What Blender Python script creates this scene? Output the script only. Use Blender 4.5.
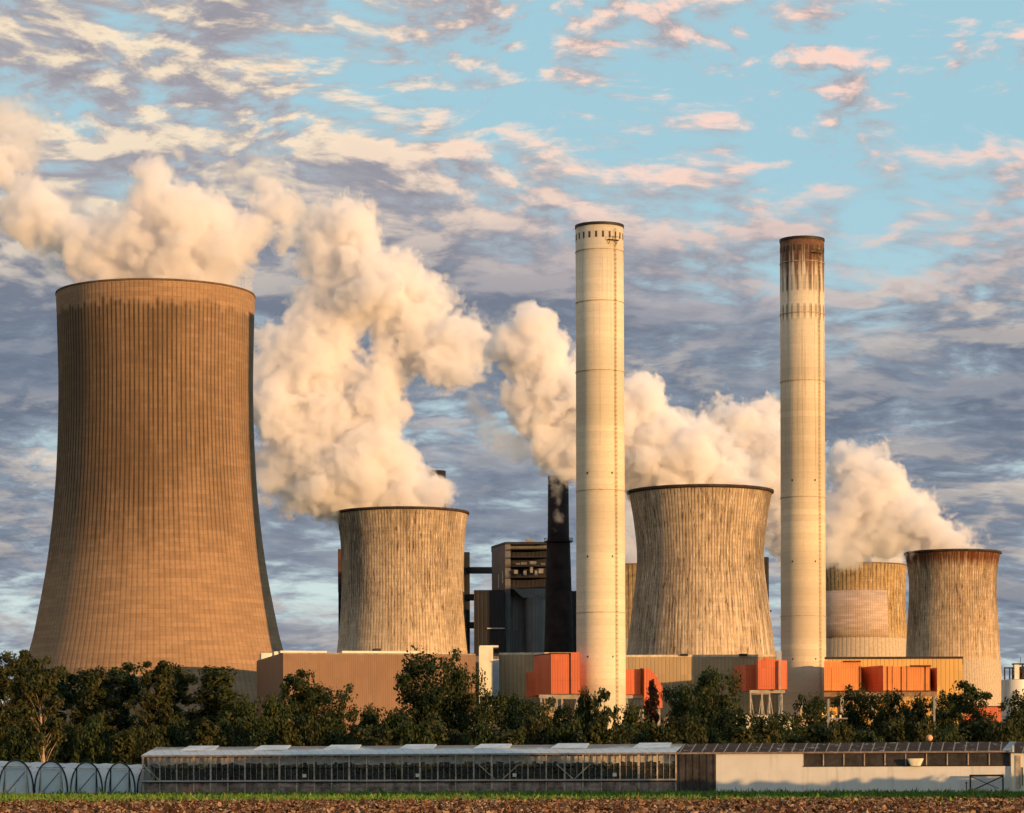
import bpy, math, random
import numpy as np
from mathutils import Vector, Matrix
R = math.radians
S = bpy.context.scene
for o in list(bpy.data.objects): bpy.data.objects.remove(o)
COL = S.collection
rnd = random.Random(7)

# ------------------------------------------------------------------ camera
F, EYE, HX, HY, ROLL = 2850.0, 1.6, 512.0, 775.0, R(0.2)
cd = bpy.data.cameras.new('camera'); cam = bpy.data.objects.new('camera', cd); COL.objects.link(cam)
cd.sensor_width = 36; cd.lens = 36*F/1024; cd.clip_end = 40000; cd.clip_start = 0.5
cd.shift_y = (HY-406.5)/1024
cam.location = (0, 0, EYE); cam.rotation_euler = (Matrix.Rotation(R(90), 3, 'X') @ Matrix.Rotation(-ROLL, 3, 'Z')).to_euler()
S.camera = cam
cr, sr = math.cos(ROLL), math.sin(ROLL)
def at(px, py, Y):
    dx, dy = px-HX, HY-py
    a, b = dx*cr+dy*sr, -dx*sr+dy*cr
    return Vector((a*Y/F, Y, EYE+b*Y/F))
def X_(px, py, Y): return at(px, py, Y).x
def Z_(px, py, Y): return at(px, py, Y).z

# ------------------------------------------------------------------ light
SUN_AZ, SUN_EL = R(48.2), R(4.2)          # azimuth measured from "towards the camera" to the right
to_sun = Vector((math.sin(SUN_AZ)*math.cos(SUN_EL), -math.cos(SUN_AZ)*math.cos(SUN_EL), math.sin(SUN_EL)))
sl = bpy.data.lights.new('sun', 'SUN'); so = bpy.data.objects.new('sun', sl); COL.objects.link(so)
sl.energy = 5.0; sl.angle = R(0.5); sl.color = (1.0, 0.56, 0.215)
so.rotation_euler = to_sun.to_track_quat('Z', 'Y').to_euler(); so.location = (300, -200, 200)
vs = S.view_settings; vs.view_transform = 'Standard'; vs.look = 'None'; vs.exposure = 0.3; vs.gamma = 1.0
try: vs.use_curve_mapping = False
except Exception: pass
S.render.engine = 'CYCLES'
cy = S.cycles
cy.max_bounces = 12; cy.diffuse_bounces = 3; cy.glossy_bounces = 3; cy.transmission_bounces = 6
cy.transparent_max_bounces = 12; cy.volume_bounces = 10; cy.volume_step_rate = 2.2; cy.volume_max_steps = 512
cy.use_adaptive_sampling = True; cy.adaptive_threshold = 0.03; cy.adaptive_min_samples = 12
cy.use_denoising = True
cy.caustics_reflective = False; cy.caustics_refractive = False

# ------------------------------------------------------------------ node helper
class G:
    def __init__(s, nt): s.nt = nt; s.L = nt.links
    def n(s, t, **kw):
        x = s.nt.nodes.new(t)
        for k, v in kw.items(): setattr(x, k, v)
        return x
    def put(s, sock, v):
        if isinstance(v, bpy.types.NodeSocket): s.L.new(v, sock)
        elif v is not None: sock.default_value = v
    def m(s, op, a, b=None, c=None, clamp=False):
        x = s.n('ShaderNodeMath', operation=op, use_clamp=clamp)
        for i, v in enumerate((a, b, c)):
            if v is not None: s.put(x.inputs[i], v)
        return x.outputs[0]
    def vm(s, op, a, b=None):
        x = s.n('ShaderNodeVectorMath', operation=op)
        s.put(x.inputs[0], a)
        if b is not None: s.put(x.inputs[1], b)
        return x.outputs[0]
    def mix(s, f, a, b, blend='MIX'):
        x = s.n('ShaderNodeMix', data_type='RGBA', blend_type=blend)
        col = lambda v: (*v, 1) if isinstance(v, tuple) and len(v) == 3 else v
        s.put(x.inputs[0], f); s.put(x.inputs[6], col(a)); s.put(x.inputs[7], col(b))
        return x.outputs[2]
    def noise(s, vec, scale, detail=3, rough=0.5, dist=0.0):
        x = s.n('ShaderNodeTexNoise')
        if vec is not None: s.put(x.inputs['Vector'], vec)
        x.inputs['Scale'].default_value = scale; x.inputs['Detail'].default_value = detail
        x.inputs['Roughness'].default_value = rough; x.inputs['Distortion'].default_value = dist
        return x.outputs[0]
    def st(s, x, a, b, lo=0.0, hi=1.0):
        y = s.n('ShaderNodeMapRange', interpolation_type='SMOOTHSTEP')
        s.put(y.inputs['Value'], x); s.put(y.inputs['From Min'], a); s.put(y.inputs['From Max'], b)
        s.put(y.inputs['To Min'], lo); s.put(y.inputs['To Max'], hi)
        return y.outputs[0]
    def sep(s, v):
        x = s.n('ShaderNodeSeparateXYZ'); s.put(x.inputs[0], v); return x.outputs
    def comb(s, a, b, c):
        x = s.n('ShaderNodeCombineXYZ')
        for i, v in enumerate((a, b, c)): s.put(x.inputs[i], v)
        return x.outputs[0]
    def obj(s): return s.n('ShaderNodeTexCoord').outputs['Object']
    def bump(s, h, strength=0.4, dist=0.1):
        x = s.n('ShaderNodeBump'); x.inputs['Strength'].default_value = strength; x.inputs['Distance'].default_value = dist
        s.put(x.inputs['Height'], h); return x.outputs[0]

def newmat(name):
    m = bpy.data.materials.new(name); m.use_nodes = True
    nt = m.node_tree; nt.nodes.clear()
    g = G(nt); out = g.n('ShaderNodeOutputMaterial')
    return m, g, out
def principled(g, out, color, rough=0.8, normal=None, metal=0.0, spec=0.3):
    b = g.n('ShaderNodeBsdfPrincipled')
    g.put(b.inputs['Base Color'], (*color, 1) if isinstance(color, tuple) and len(color) == 3 else color)
    g.put(b.inputs['Roughness'], rough); b.inputs['Metallic'].default_value = metal
    b.inputs['Specular IOR Level'].default_value = spec
    if normal is not None: g.L.new(normal, b.inputs['Normal'])
    g.L.new(b.outputs[0], out.inputs['Surface']); return b

def plain(name, color, rough=0.7, var=0.25, scale=0.6, metal=0.0, spec=0.3, dirt=None):
    m, g, out = newmat(name); co = g.obj()
    f = g.noise(co, scale, 5, 0.65)
    d = tuple(c*(1-var) for c in color); l = tuple(min(1, c*(1+var)) for c in color)
    c = g.mix(g.st(f, 0.3, 0.7), d, l)
    if dirt:
        z = g.noise(g.vm('MULTIPLY', co, (2.5, 2.5, 0.15)), scale, 4, 0.6)
        c = g.mix(g.st(z, 0.5, 0.75, 0, 0.7), c, dirt)
    principled(g, out, c, rough, None, metal, spec); return m

def cladding(name, color, pitch=1.2, var=0.12, line=0.55, axis_mix=(1, 1), rough=0.55, seam=None):
    """ribbed sheet-metal wall: vertical ribs, faint panel joints, dirt runs"""
    m, g, out = newmat(name); co = g.obj(); x, y, z = g.sep(co)
    u = g.m('ADD', g.m('MULTIPLY', x, axis_mix[0]), g.m('MULTIPLY', y, axis_mix[1]))
    ph = g.m('FRACT', g.m('DIVIDE', u, pitch))
    tri = g.m('ABSOLUTE', g.m('SUBTRACT', ph, 0.5))
    groove = g.st(tri, 0.34, 0.48)
    panel = g.noise(g.comb(g.m('FLOOR', g.m('DIVIDE', u, pitch*2)), g.m('FLOOR', g.m('DIVIDE', z, 6.0)), 0.0), 3.7, 0)
    runs = g.noise(g.comb(g.m('MULTIPLY', u, 1.3), g.m('MULTIPLY', z, 0.06), 0.0), 1.0, 4, 0.6)
    big = g.noise(co, 0.05, 3)
    c = g.mix(g.st(panel, 0.3, 0.7), tuple(k*(1-var) for k in color), tuple(min(1, k*(1+var)) for k in color))
    c = g.mix(g.st(runs, 0.5, 0.8, 0, 0.35), c, tuple(k*0.5 for k in color))
    c = g.mix(g.st(big, 0.4, 0.7, 0, 0.2), c, tuple(k*0.65 for k in color))
    c = g.mix(g.m('MULTIPLY', groove, line), c, tuple(k*0.4 for k in color))
    if seam:
        sz = g.m('ABSOLUTE', g.m('SUBTRACT', g.m('FRACT', g.m('DIVIDE', z, seam)), 0.5))
        c = g.mix(g.st(sz, 0.485, 0.5, 0, 0.4), c, tuple(k*0.4 for k in color))
    principled(g, out, c, rough, g.bump(g.m('SUBTRACT', 1.0, groove), 0.5, 0.12)); return m

def tower_mat(name, base, stain, nribs, rad, ztop, stain_lo, stain_hi, amt=0.8, clean=0.0, skirt=None, pale=0.0, rust=None, seed=0.0, ribdark=0.5, ribbase=0.3, side=0.0, blotch=.75, relief=.5, film=.42, filmlo=.3):
    """cast concrete shell: vertical ribs, horizontal lifts, soot and lime runs of their own shape"""
    m, g, out = newmat(name); co = g.obj(); x, y, z = g.sep(co)
    ang = g.m('ARCTAN2', x, g.m('MULTIPLY', y, -1.0))
    u = g.m('ADD', g.m('MULTIPLY', ang, rad), seed*37.0)
    cosr = g.m('COSINE', g.m('MULTIPLY', ang, float(nribs)))
    rib = g.st(cosr, 0.2, 0.95)
    ribid = g.m('FLOOR', g.m('ADD', g.m('MULTIPLY', ang, nribs/(2*math.pi)), 0.5))
    wob = g.noise(g.comb(g.m('MULTIPLY', ribid, 7.31), g.m('MULTIPLY', z, 0.05), seed), 1.0, 4, 0.7)
    big = g.noise(g.comb(g.m('MULTIPLY', u, 0.05), g.m('MULTIPLY', z, 0.012), seed), 1.0, 5, 0.6)
    runs = g.noise(g.comb(g.m('MULTIPLY', u, 0.55), g.m('MULTIPLY', z, 0.05), seed), 1.0, 6, 0.75)
    fine = g.noise(g.comb(g.m('MULTIPLY', u, 0.9), g.m('MULTIPLY', z, 0.7), seed), 1.0, 6, 0.7)
    lift = g.m('FRACT', g.m('DIVIDE', z, 1.75))
    liftn = g.noise(g.comb(g.m('FLOOR', g.m('DIVIDE', z, 1.75)), g.m('MULTIPLY', u, 0.02), seed), 5.3, 1)
    c = g.mix(g.st(liftn, 0.3, 0.7), tuple(k*0.86 for k in base), tuple(k*1.12 for k in base))
    c = g.mix(g.st(fine, 0.35, 0.75, 0, 0.45), c, tuple(k*0.6 for k in base))
    c = g.mix(g.m('MULTIPLY', g.st(lift, 0.90, 0.97), 0.5), c, tuple(k*0.45 for k in base))
    edge = g.m('ADD', z, g.m('MULTIPLY', g.m('SUBTRACT', wob, 0.5), 0.28*(ztop)))
    mask = g.st(edge, stain_lo, stain_hi)
    if clean:
        e2 = g.m('ADD', z, g.m('MULTIPLY', g.m('SUBTRACT', wob, 0.5), clean*1.6))
        mask = g.m('MULTIPLY', mask, g.st(e2, ztop-clean*0.75, ztop-clean*1.15))
    mask = g.m('MULTIPLY', mask, g.st(big, 0.28, 0.60, 0.45, 1.0))
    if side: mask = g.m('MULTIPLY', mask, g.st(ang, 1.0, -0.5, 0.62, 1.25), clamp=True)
    thin = g.noise(g.comb(g.m('MULTIPLY', u, 1.3), g.m('MULTIPLY', z, 0.045), seed+3.0), 1.0, 5, 0.8)
    wide = g.st(cosr, -0.05, 0.85)
    rnd_rib = g.noise(g.comb(g.m('MULTIPLY', ribid, 13.7), g.m('MULTIPLY', z, 0.05), seed+8.0), 1.0, 3, 0.6)
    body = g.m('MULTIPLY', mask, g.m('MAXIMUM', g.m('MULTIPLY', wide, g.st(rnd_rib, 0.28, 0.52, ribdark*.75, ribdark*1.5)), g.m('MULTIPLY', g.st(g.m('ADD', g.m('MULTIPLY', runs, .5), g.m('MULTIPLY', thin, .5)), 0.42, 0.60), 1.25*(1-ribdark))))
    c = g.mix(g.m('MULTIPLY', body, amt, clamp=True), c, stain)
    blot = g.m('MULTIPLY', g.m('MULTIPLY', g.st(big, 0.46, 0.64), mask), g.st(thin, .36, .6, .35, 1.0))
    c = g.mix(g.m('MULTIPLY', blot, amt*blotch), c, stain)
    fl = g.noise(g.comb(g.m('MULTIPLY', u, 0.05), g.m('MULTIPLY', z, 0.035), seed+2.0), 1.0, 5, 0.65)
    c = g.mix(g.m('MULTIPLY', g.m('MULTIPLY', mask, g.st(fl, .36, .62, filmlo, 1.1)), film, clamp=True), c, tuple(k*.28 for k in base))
    c = g.mix(g.m('MULTIPLY', rib, ribbase), c, tuple(k*0.35 for k in base))
    if pale:
        pr = g.noise(g.comb(g.m('MULTIPLY', u, 0.5), g.m('MULTIPLY', z, 0.012), seed+5.0), 1.0, 5, 0.75)
        low = g.st(z, ztop*0.75, ztop*0.45)
        c = g.mix(g.m('MULTIPLY', g.m('MULTIPLY', g.st(pr, 0.50, 0.64), low), pale), c, (0.78, 0.64, 0.47))
        spk = g.noise(g.comb(g.m('MULTIPLY', u, 1.1), g.m('MULTIPLY', z, 0.13), seed+9.0), 1.0, 5, 0.8)
        c = g.mix(g.st(spk, .56, .66, 0, .75), c, (0.80, 0.66, 0.48)); c = g.mix(g.m('MULTIPLY', g.st(spk, .46, .37, 0, .85), g.st(mask, 0.0, .6, .25, 1.0)), c, stain)
    if rust:
        rz = g.m('MULTIPLY', g.st(g.m('ADD', z, g.m('MULTIPLY', runs, 14.0)), ztop-rust, ztop+2.0), g.st(runs, 0.25, 0.6, 0.5, 1.0))
        c = g.mix(rz, c, (0.10, 0.03, 0.012))
    if skirt:
        k = g.st(z, skirt+0.2, skirt-0.2)
        sk = g.mix(g.st(fine, 0.3, 0.7), (0.42, 0.33, 0.24), (0.55, 0.45, 0.33))
        sk = g.mix(g.m('MULTIPLY', rib, 0.25), sk, (0.2, 0.15, 0.1))
        c = g.mix(k, c, sk)
    h = g.m('SUBTRACT', g.m('MULTIPLY', fine, 0.3), g.m('MULTIPLY', rib, 1.0))
    principled(g, out, c, 0.9, g.bump(h, relief, 0.25), spec=0.15); return m

# ------------------------------------------------------------------ world: Nishita sky with a layer of clouds over it
W = bpy.data.worlds.new('World'); S.world = W; W.use_nodes = True
nt = W.node_tree; nt.nodes.clear(); g = G(nt)
out = g.n('ShaderNodeOutputWorld')
sky = g.n('ShaderNodeTexSky', sky_type='NISHITA'); sky.sun_disc = False
sky.sun_elevation = SUN_EL; sky.sun_rotation = math.pi-SUN_AZ; sky.air_density = 1.0; sky.dust_density = 0.6; sky.ozone_density = 1.6
bg1 = g.n('ShaderNodeBackground'); bg1.inputs[1].default_value = 0.125
d = g.n('ShaderNodeTexCoord').outputs['Generated']
dx, dy, dz = g.sep(d)
az = g.m('DIVIDE', dx, g.m('MAXIMUM', dy, 0.05))            # tan of the bearing from straight ahead
airy = g.mix(g.st(dz, 0.03, 0.22), (4.2, 5.2, 5.3), (2.45, 4.15, 4.85))
g.put(bg1.inputs[0], g.mix(0.85, g.mix(1.0, sky.outputs[0], (1.6, 1.4, 1.5), 'MULTIPLY'), airy))
def plane(off):
    k = g.m('ADD', g.m('MAXIMUM', g.m('ADD', dz, off), 0.0), 0.20)
    return g.comb(g.m('DIVIDE', dx, k), g.m('DIVIDE', dy, k), 0.0)
def cover(off, cw=0.40):
    p = plane(off); z = g.m('ADD', dz, off)
    warp = g.noise(p, 4.0, 3, 0.5)
    p2 = g.vm('ADD', p, g.comb(g.m('MULTIPLY', warp, 0.16), g.m('MULTIPLY', warp, 0.10), 0.3))
    a = g.noise(p2, 2.4, 2, 0.5)
    b = g.noise(p2, 9.0, 4, 0.55)
    c = g.noise(p2, 27.0, 6, 0.62)
    e = g.m('ADD', g.m('ADD', g.m('MULTIPLY', a, 0.52), g.m('MULTIPLY', b, 0.62)), g.m('MULTIPLY', c, cw))
    e = g.m('ADD', e, g.m('MULTIPLY', g.m('SUBTRACT', c, .5), g.st(z, 0.19, 0.24, 0.0, 0.22)))
    e = g.m('ADD', e, (0.40-cw)*0.5)
    hi = g.st(z, 0.235, 0.180)
    t = g.m('ADD', g.m('MULTIPLY', hi, 0.215), g.m('MULTIPLY', g.st(az, 0.02, -0.12), g.m('MULTIPLY', g.st(z, 0.11, 0.17), 0.09)))
    t = g.m('ADD', t, g.m('MULTIPLY', g.st(z, 0.19, 0.225), g.st(az, 0.08, -0.10, 0.06, 0.13)))
    t = g.m('SUBTRACT', t, g.m('MULTIPLY', g.st(z, 0.14, 0.03), 0.07))
    t = g.m('SUBTRACT', t, g.m('MULTIPLY', g.m('MULTIPLY', g.st(az, -0.02, 0.12), g.st(z, 0.155, 0.195)), 0.07))
    return g.m('ADD', e, g.m('SUBTRACT', t, 0.005))
c0 = cover(0.0); l0 = cover(0.0, 0.24); c1 = cover(0.0062, 0.24)
alpha = g.st(c0, g.st(dz, 0.17, 0.235, 0.73, 0.78), g.st(dz, 0.17, 0.235, 0.95, 0.97))
thick = g.st(c0, 0.82, 1.08)
lit = g.st(g.m('SUBTRACT', l0, c1), -0.035, 0.11)
edge = g.st(c0, 1.0, 0.80)                                   # thin rims glow where the sun comes through
lo = g.st(dz, 0.222, 0.140)
shade = g.mix(lo, (0.46, 0.44, 0.47), (0.30, 0.345, 0.42))
deep = g.mix(lo, (0.32, 0.30, 0.345), (0.135, 0.165, 0.235))
base = g.mix(thick, shade, deep)
warm = g.mix(g.st(az, -0.12, 0.08), (1.06, 0.85, 0.60), (1.08, 0.73, 0.60))
warm = g.mix(lo, warm, g.mix(g.st(g.noise(plane(0.0), 1.6, 2), .38, .62), (0.36, 0.38, 0.44), (0.95, 0.78, 0.62)))
litw = g.m('MULTIPLY', g.m('MULTIPLY', lit, g.st(dz, 0.02, 0.12, 0.45, 1.0)), g.m('SUBTRACT', 1.0, g.m('MULTIPLY', thick, g.mix(lo, (.15, .15, .15), (.55, .55, .55)))))
ccol = g.mix(litw, base, warm)
bg2 = g.n('ShaderNodeBackground'); g.put(bg2.inputs[0], ccol); bg2.inputs[1].default_value = 0.80
mx = g.n('ShaderNodeMixShader'); g.put(mx.inputs[0], g.m('MULTIPLY', alpha, 0.95))
g.L.new(bg1.outputs[0], mx.inputs[1]); g.L.new(bg2.outputs[0], mx.inputs[2]); g.L.new(mx.outputs[0], out.inputs[0])
try: W.cycles.sampling_method = 'MANUAL'; W.cycles.sample_map_resolution = 512
except Exception: pass

# ------------------------------------------------------------------ mesh helpers
def tag(o, label=None, cat=None, group=None, kind=None):
    if label: o['label'] = label
    if cat: o['category'] = cat
    if group: o['group'] = group
    if kind: o['kind'] = kind
    return o
def link(name, me, mats, parent=None, smooth=False):
    o = bpy.data.objects.new(name, me); COL.objects.link(o)
    for m in (mats if isinstance(mats, (list, tuple)) else [mats]): me.materials.append(m)
    if smooth: me.polygons.foreach_set('use_smooth', [True]*len(me.polygons))
    if parent: o.parent = parent
    return o
def empty(name, loc, label, cat, group=None):
    o = bpy.data.objects.new(name, None); COL.objects.link(o); o.location = loc; o.empty_display_size = 1
    return tag(o, label, cat, group)
class MB:
    def __init__(s): s.v = []; s.f = []; s.mi = []
    def add(s, vs_, fs, mi=0):
        b = len(s.v); s.v += [tuple(v) for v in vs_]; s.f += [tuple(i+b for i in f) for f in fs]; s.mi += [mi]*len(fs); return s
    def box(s, a, b, mi=0):
        x0, y0, z0 = a; x1, y1, z1 = b
        return s.add([(x0,y0,z0),(x1,y0,z0),(x1,y1,z0),(x0,y1,z0),(x0,y0,z1),(x1,y0,z1),(x1,y1,z1),(x0,y1,z1)],
                     [(0,3,2,1),(4,5,6,7),(0,1,5,4),(1,2,6,5),(2,3,7,6),(3,0,4,7)], mi)
    def prism(s, poly, z0, z1, mi=0, ztop=None):
        n = len(poly)
        if sum(poly[i][0]*poly[(i+1)%n][1]-poly[(i+1)%n][0]*poly[i][1] for i in range(n)) < 0:
            poly = poly[::-1]; ztop = ztop[::-1] if ztop else None
        zt = ztop or [z1]*n
        return s.add([(x,y,z0) for x,y in poly]+[(x,y,zt[i]) for i,(x,y) in enumerate(poly)],
                     [tuple(range(n))[::-1], tuple(range(n, 2*n))]+[(i,(i+1)%n,(i+1)%n+n,i+n) for i in range(n)], mi)
    def bar(s, a, b, w, h=None, mi=0):
        a, b = Vector(a), Vector(b); h = h or w; d_ = (b-a).normalized()
        up = Vector((0,0,1)) if abs(d_.z) < 0.95 else Vector((0,1,0))
        r_ = d_.cross(up).normalized()*w/2; u_ = r_.cross(d_).normalized()*h/2
        return s.add([a-r_-u_, a+r_-u_, a+r_+u_, a-r_+u_, b-r_-u_, b+r_-u_, b+r_+u_, b-r_+u_],
                     [(0,1,2,3),(7,6,5,4),(0,4,5,1),(1,5,6,2),(2,6,7,3),(3,7,4,0)], mi)
    def tube(s, pts, r, n=8, r2=None):
        pts = [Vector(p) for p in pts]; b = len(s.v); m_ = len(pts)
        for i, p in enumerate(pts):
            t = (pts[min(i+1, m_-1)]-pts[max(i-1, 0)]).normalized()
            up = Vector((0,0,1)) if abs(t.z) < 0.9 else Vector((0,1,0))
            a = t.cross(up).normalized(); c = a.cross(t)
            rr = r if r2 is None else r+(r2-r)*i/(m_-1)
            for k in range(n): q = p+(a*math.cos(k*2*math.pi/n)+c*math.sin(k*2*math.pi/n))*rr; s.v.append(tuple(q))
        for i in range(m_-1):
            for k in range(n):
                s.f.append((b+i*n+k, b+i*n+(k+1)%n, b+(i+1)*n+(k+1)%n, b+(i+1)*n+k)); s.mi.append(0)
        s.f += [tuple(b+k for k in range(n))[::-1], tuple(b+(m_-1)*n+k for k in range(n))]; s.mi += [0, 0]
        return s
    def revolve(s, prof, n=64, close=False):
        b = len(s.v)
        for r_, z_ in prof:
            for k in range(n): s.v.append((r_*math.sin(k*2*math.pi/n), -r_*math.cos(k*2*math.pi/n), z_))
        m_ = len(prof)
        for i in range(m_ if close else m_-1):
            j = (i+1) % m_
            for k in range(n): s.f.append((b+i*n+k, b+i*n+(k+1)%n, b+j*n+(k+1)%n, b+j*n+k)); s.mi.append(0)
        return s
    def build(s, name, mats, parent=None, smooth=False):
        me = bpy.data.meshes.new(name); me.from_pydata(s.v, [], s.f); me.update()
        o = link(name, me, mats, parent, smooth)
        if any(s.mi): me.polygons.foreach_set('material_index', s.mi)
        return o
def quads_mesh(name, V, mats, parent=None, mi=None):
    """V: n x 4 x 3 array of loose quads"""
    n = len(V); me = bpy.data.meshes.new(name)
    me.vertices.add(4*n); me.vertices.foreach_set('co', np.ascontiguousarray(V, np.float32).ravel())
    me.loops.add(4*n); me.loops.foreach_set('vertex_index', np.arange(4*n, dtype=np.int32))
    me.polygons.add(n); me.polygons.foreach_set('loop_start', np.arange(0, 4*n, 4, dtype=np.int32))
    me.polygons.foreach_set('loop_total', np.full(n, 4, np.int32))
    me.update(calc_edges=True)
    o = link(name, me, mats, parent)
    if mi is not None: me.polygons.foreach_set('material_index', np.asarray(mi, np.int32))
    return o

# ------------------------------------------------------------------ materials
M = {}
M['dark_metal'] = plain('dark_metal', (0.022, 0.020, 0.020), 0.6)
M['grey_metal'] = plain('grey_metal', (0.22, 0.22, 0.23), 0.5)
M['pale_metal'] = plain('pale_metal', (0.55, 0.53, 0.48), 0.5)
M['rust'] = plain('rust', (0.10, 0.035, 0.015), 0.9, 0.5)
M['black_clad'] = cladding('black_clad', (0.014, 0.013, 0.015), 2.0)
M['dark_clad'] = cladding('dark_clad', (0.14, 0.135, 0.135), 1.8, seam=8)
M['brown_clad'] = cladding('brown_clad', (0.235, 0.135, 0.08), 0.9, 0.05, 0.14)
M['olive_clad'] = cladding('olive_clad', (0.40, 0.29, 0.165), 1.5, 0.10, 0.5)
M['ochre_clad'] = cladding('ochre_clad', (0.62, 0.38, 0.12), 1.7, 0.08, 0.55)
M['red_clad'] = cladding('red_clad', (0.60, 0.145, 0.06), 0.9, 0.08, 0.35, seam=7)
M['sunlit_red_clad'] = cladding('sunlit_red_clad', (0.72, 0.25, 0.07), 0.9, 0.08, 0.35, seam=7)  # sunlit copy of the red cladding, sun tone painted into the colour
M['cream'] = plain('cream_render', (0.72, 0.68, 0.55), 0.7, 0.08, 0.2, dirt=(0.4, 0.36, 0.28))
M['blue_grey'] = plain('blue_grey_sheet', (0.34, 0.38, 0.44), 0.6, 0.1)
M['white_silo'] = plain('white_silo', (0.62, 0.60, 0.57), 0.45, 0.05, 0.3, dirt=(0.4, 0.36, 0.3))

# ------------------------------------------------------------------ ground
def soil():
    m, g, out = newmat('soil'); co = g.obj()
    a = g.noise(co, 2.2, 6, 0.7); b = g.noise(co, 0.35, 4)
    c = g.mix(g.st(a, 0.35, 0.65), (0.035, 0.018, 0.010), (0.16, 0.085, 0.04))
    c = g.mix(g.st(b, 0.4, 0.7, 0, 0.5), c, (0.09, 0.035, 0.018))
    principled(g, out, c, 0.95, g.bump(a, 0.9, 0.15), spec=0.1); return m
def turf():
    m, g, out = newmat('turf'); co = g.obj()
    a = g.noise(co, 1.4, 6, 0.7); b = g.noise(co, 0.12, 4)
    c = g.mix(g.st(a, 0.3, 0.7), (0.025, 0.05, 0.010), (0.06, 0.11, 0.02))
    c = g.mix(g.st(b, 0.45, 0.7, 0, 0.5), c, (0.10, 0.09, 0.03))
    principled(g, out, c, 0.95, g.bump(a, 0.9, 0.2), spec=0.1); return m
M['soil'], M['turf'] = soil(), turf()
def sheet(name, x0, x1, y0, y1, z, mat):
    o = MB().add([(x0,y0,z),(x1,y0,z),(x1,y1,z),(x0,y1,z)], [(0,1,2,3)]).build(name, mat); return tag(o, kind='structure')
sheet('ground', -9000, 9000, -3000, 15000, 0.0, M['turf'])
sheet('field', -900, 900, -400, 180, 0.004, M['soil'])
rs = np.random.RandomState(3)
def ground_bits(n, y0, y1, half, szlo, szhi, stand):
    y = y0+(y1-y0)*rs.rand(n)**1.3; x = (rs.rand(n)*2-1)*half*y/200.0
    c = np.stack([x, y, np.zeros(n)], 1); sz = szlo+(szhi-szlo)*rs.rand(n)**2
    th = rs.rand(n)*2*np.pi; tilt = stand*rs.rand(n)
    a = np.stack([np.cos(th), np.sin(th), (rs.rand(n)-.5)*.5], 1)*sz[:, None]*.5
    b = np.stack([-np.sin(th)*np.cos(tilt), np.cos(th)*np.cos(tilt), np.sin(tilt)], 1)*sz[:, None]*(.4+.8*rs.rand(n))[:, None]
    return np.stack([c-a, c+a, c+a*.7+b, c-a*.6+b*.9], 1)+np.array([0, 0, .012])
def litter(name, a, b):
    m, g, out = newmat(name); r_ = g.n('ShaderNodeNewGeometry').outputs['Random Per Island']
    c = g.mix(r_, a, b); principled(g, out, c, 0.85, spec=0.15); return m
lm = [litter('dry_leaf', (0.17, 0.10, 0.055), (0.36, 0.26, 0.17)), litter('red_clod', (0.06, 0.024, 0.015), (0.19, 0.085, 0.05)), litter('dark_clod', (0.025, 0.015, 0.01), (0.08, 0.045, 0.025))]
V = np.concatenate([ground_bits(230000, 98, 181, 42, 0.03, 0.15, 1.3), ground_bits(16000, 98, 181, 42, 0.12, 0.30, 1.1)])
tag(quads_mesh('crop_residue', V, lm, mi=rs.choice(3, len(V), p=[.38, .34, .28])), 'brown clods and dry leaves strewn over the ploughed field', 'crop residue', kind='stuff')
def grass_mesh(n, y0, y1, half, hlo, hhi, w):
    y = y0+(y1-y0)*rs.rand(n); x = (rs.rand(n)*2-1)*half*y/200.0
    clump = 0.55+0.9*np.clip(np.sin(x*1.9+np.sin(y*.7)*2)*np.sin(x*.43+1.3+y*.21)+.2*rs.randn(n), -.4, 1)
    h = (hlo+(hhi-hlo)*rs.rand(n)**2)*clump; th = rs.rand(n)*2*np.pi
    c = np.stack([x, y, np.zeros(n)], 1); a = np.stack([np.cos(th), np.sin(th)*.4, 0*th], 1)*w
    lean = np.stack([rs.randn(n)*.35, rs.randn(n)*.35, np.ones(n)], 1)*h[:, None]
    l2 = lean*np.array([1.5, 1.5, .55])*.5
    return np.stack([c-a*.5, c+a*.5, c+l2+a*.4, c+lean], 1)
gm = [litter('grass_blade', (0.05, 0.105, 0.014), (0.14, 0.24, 0.045)), litter('straw_blade', (0.16, 0.13, 0.04), (0.24, 0.21, 0.08))]
V = np.concatenate([grass_mesh(100000, 179, 252, 44, .10, .34, .09), grass_mesh(3500, 152, 184, 44, .06, .26, .08), grass_mesh(1500, 236, 254, 44, .3, .6, .06)])
tag(quads_mesh('verge_grass', V, gm, mi=rs.choice(2, len(V), p=[.93, .07])), 'strip of rough green grass between the ploughed field and the greenhouses', 'grass', kind='stuff')

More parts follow.
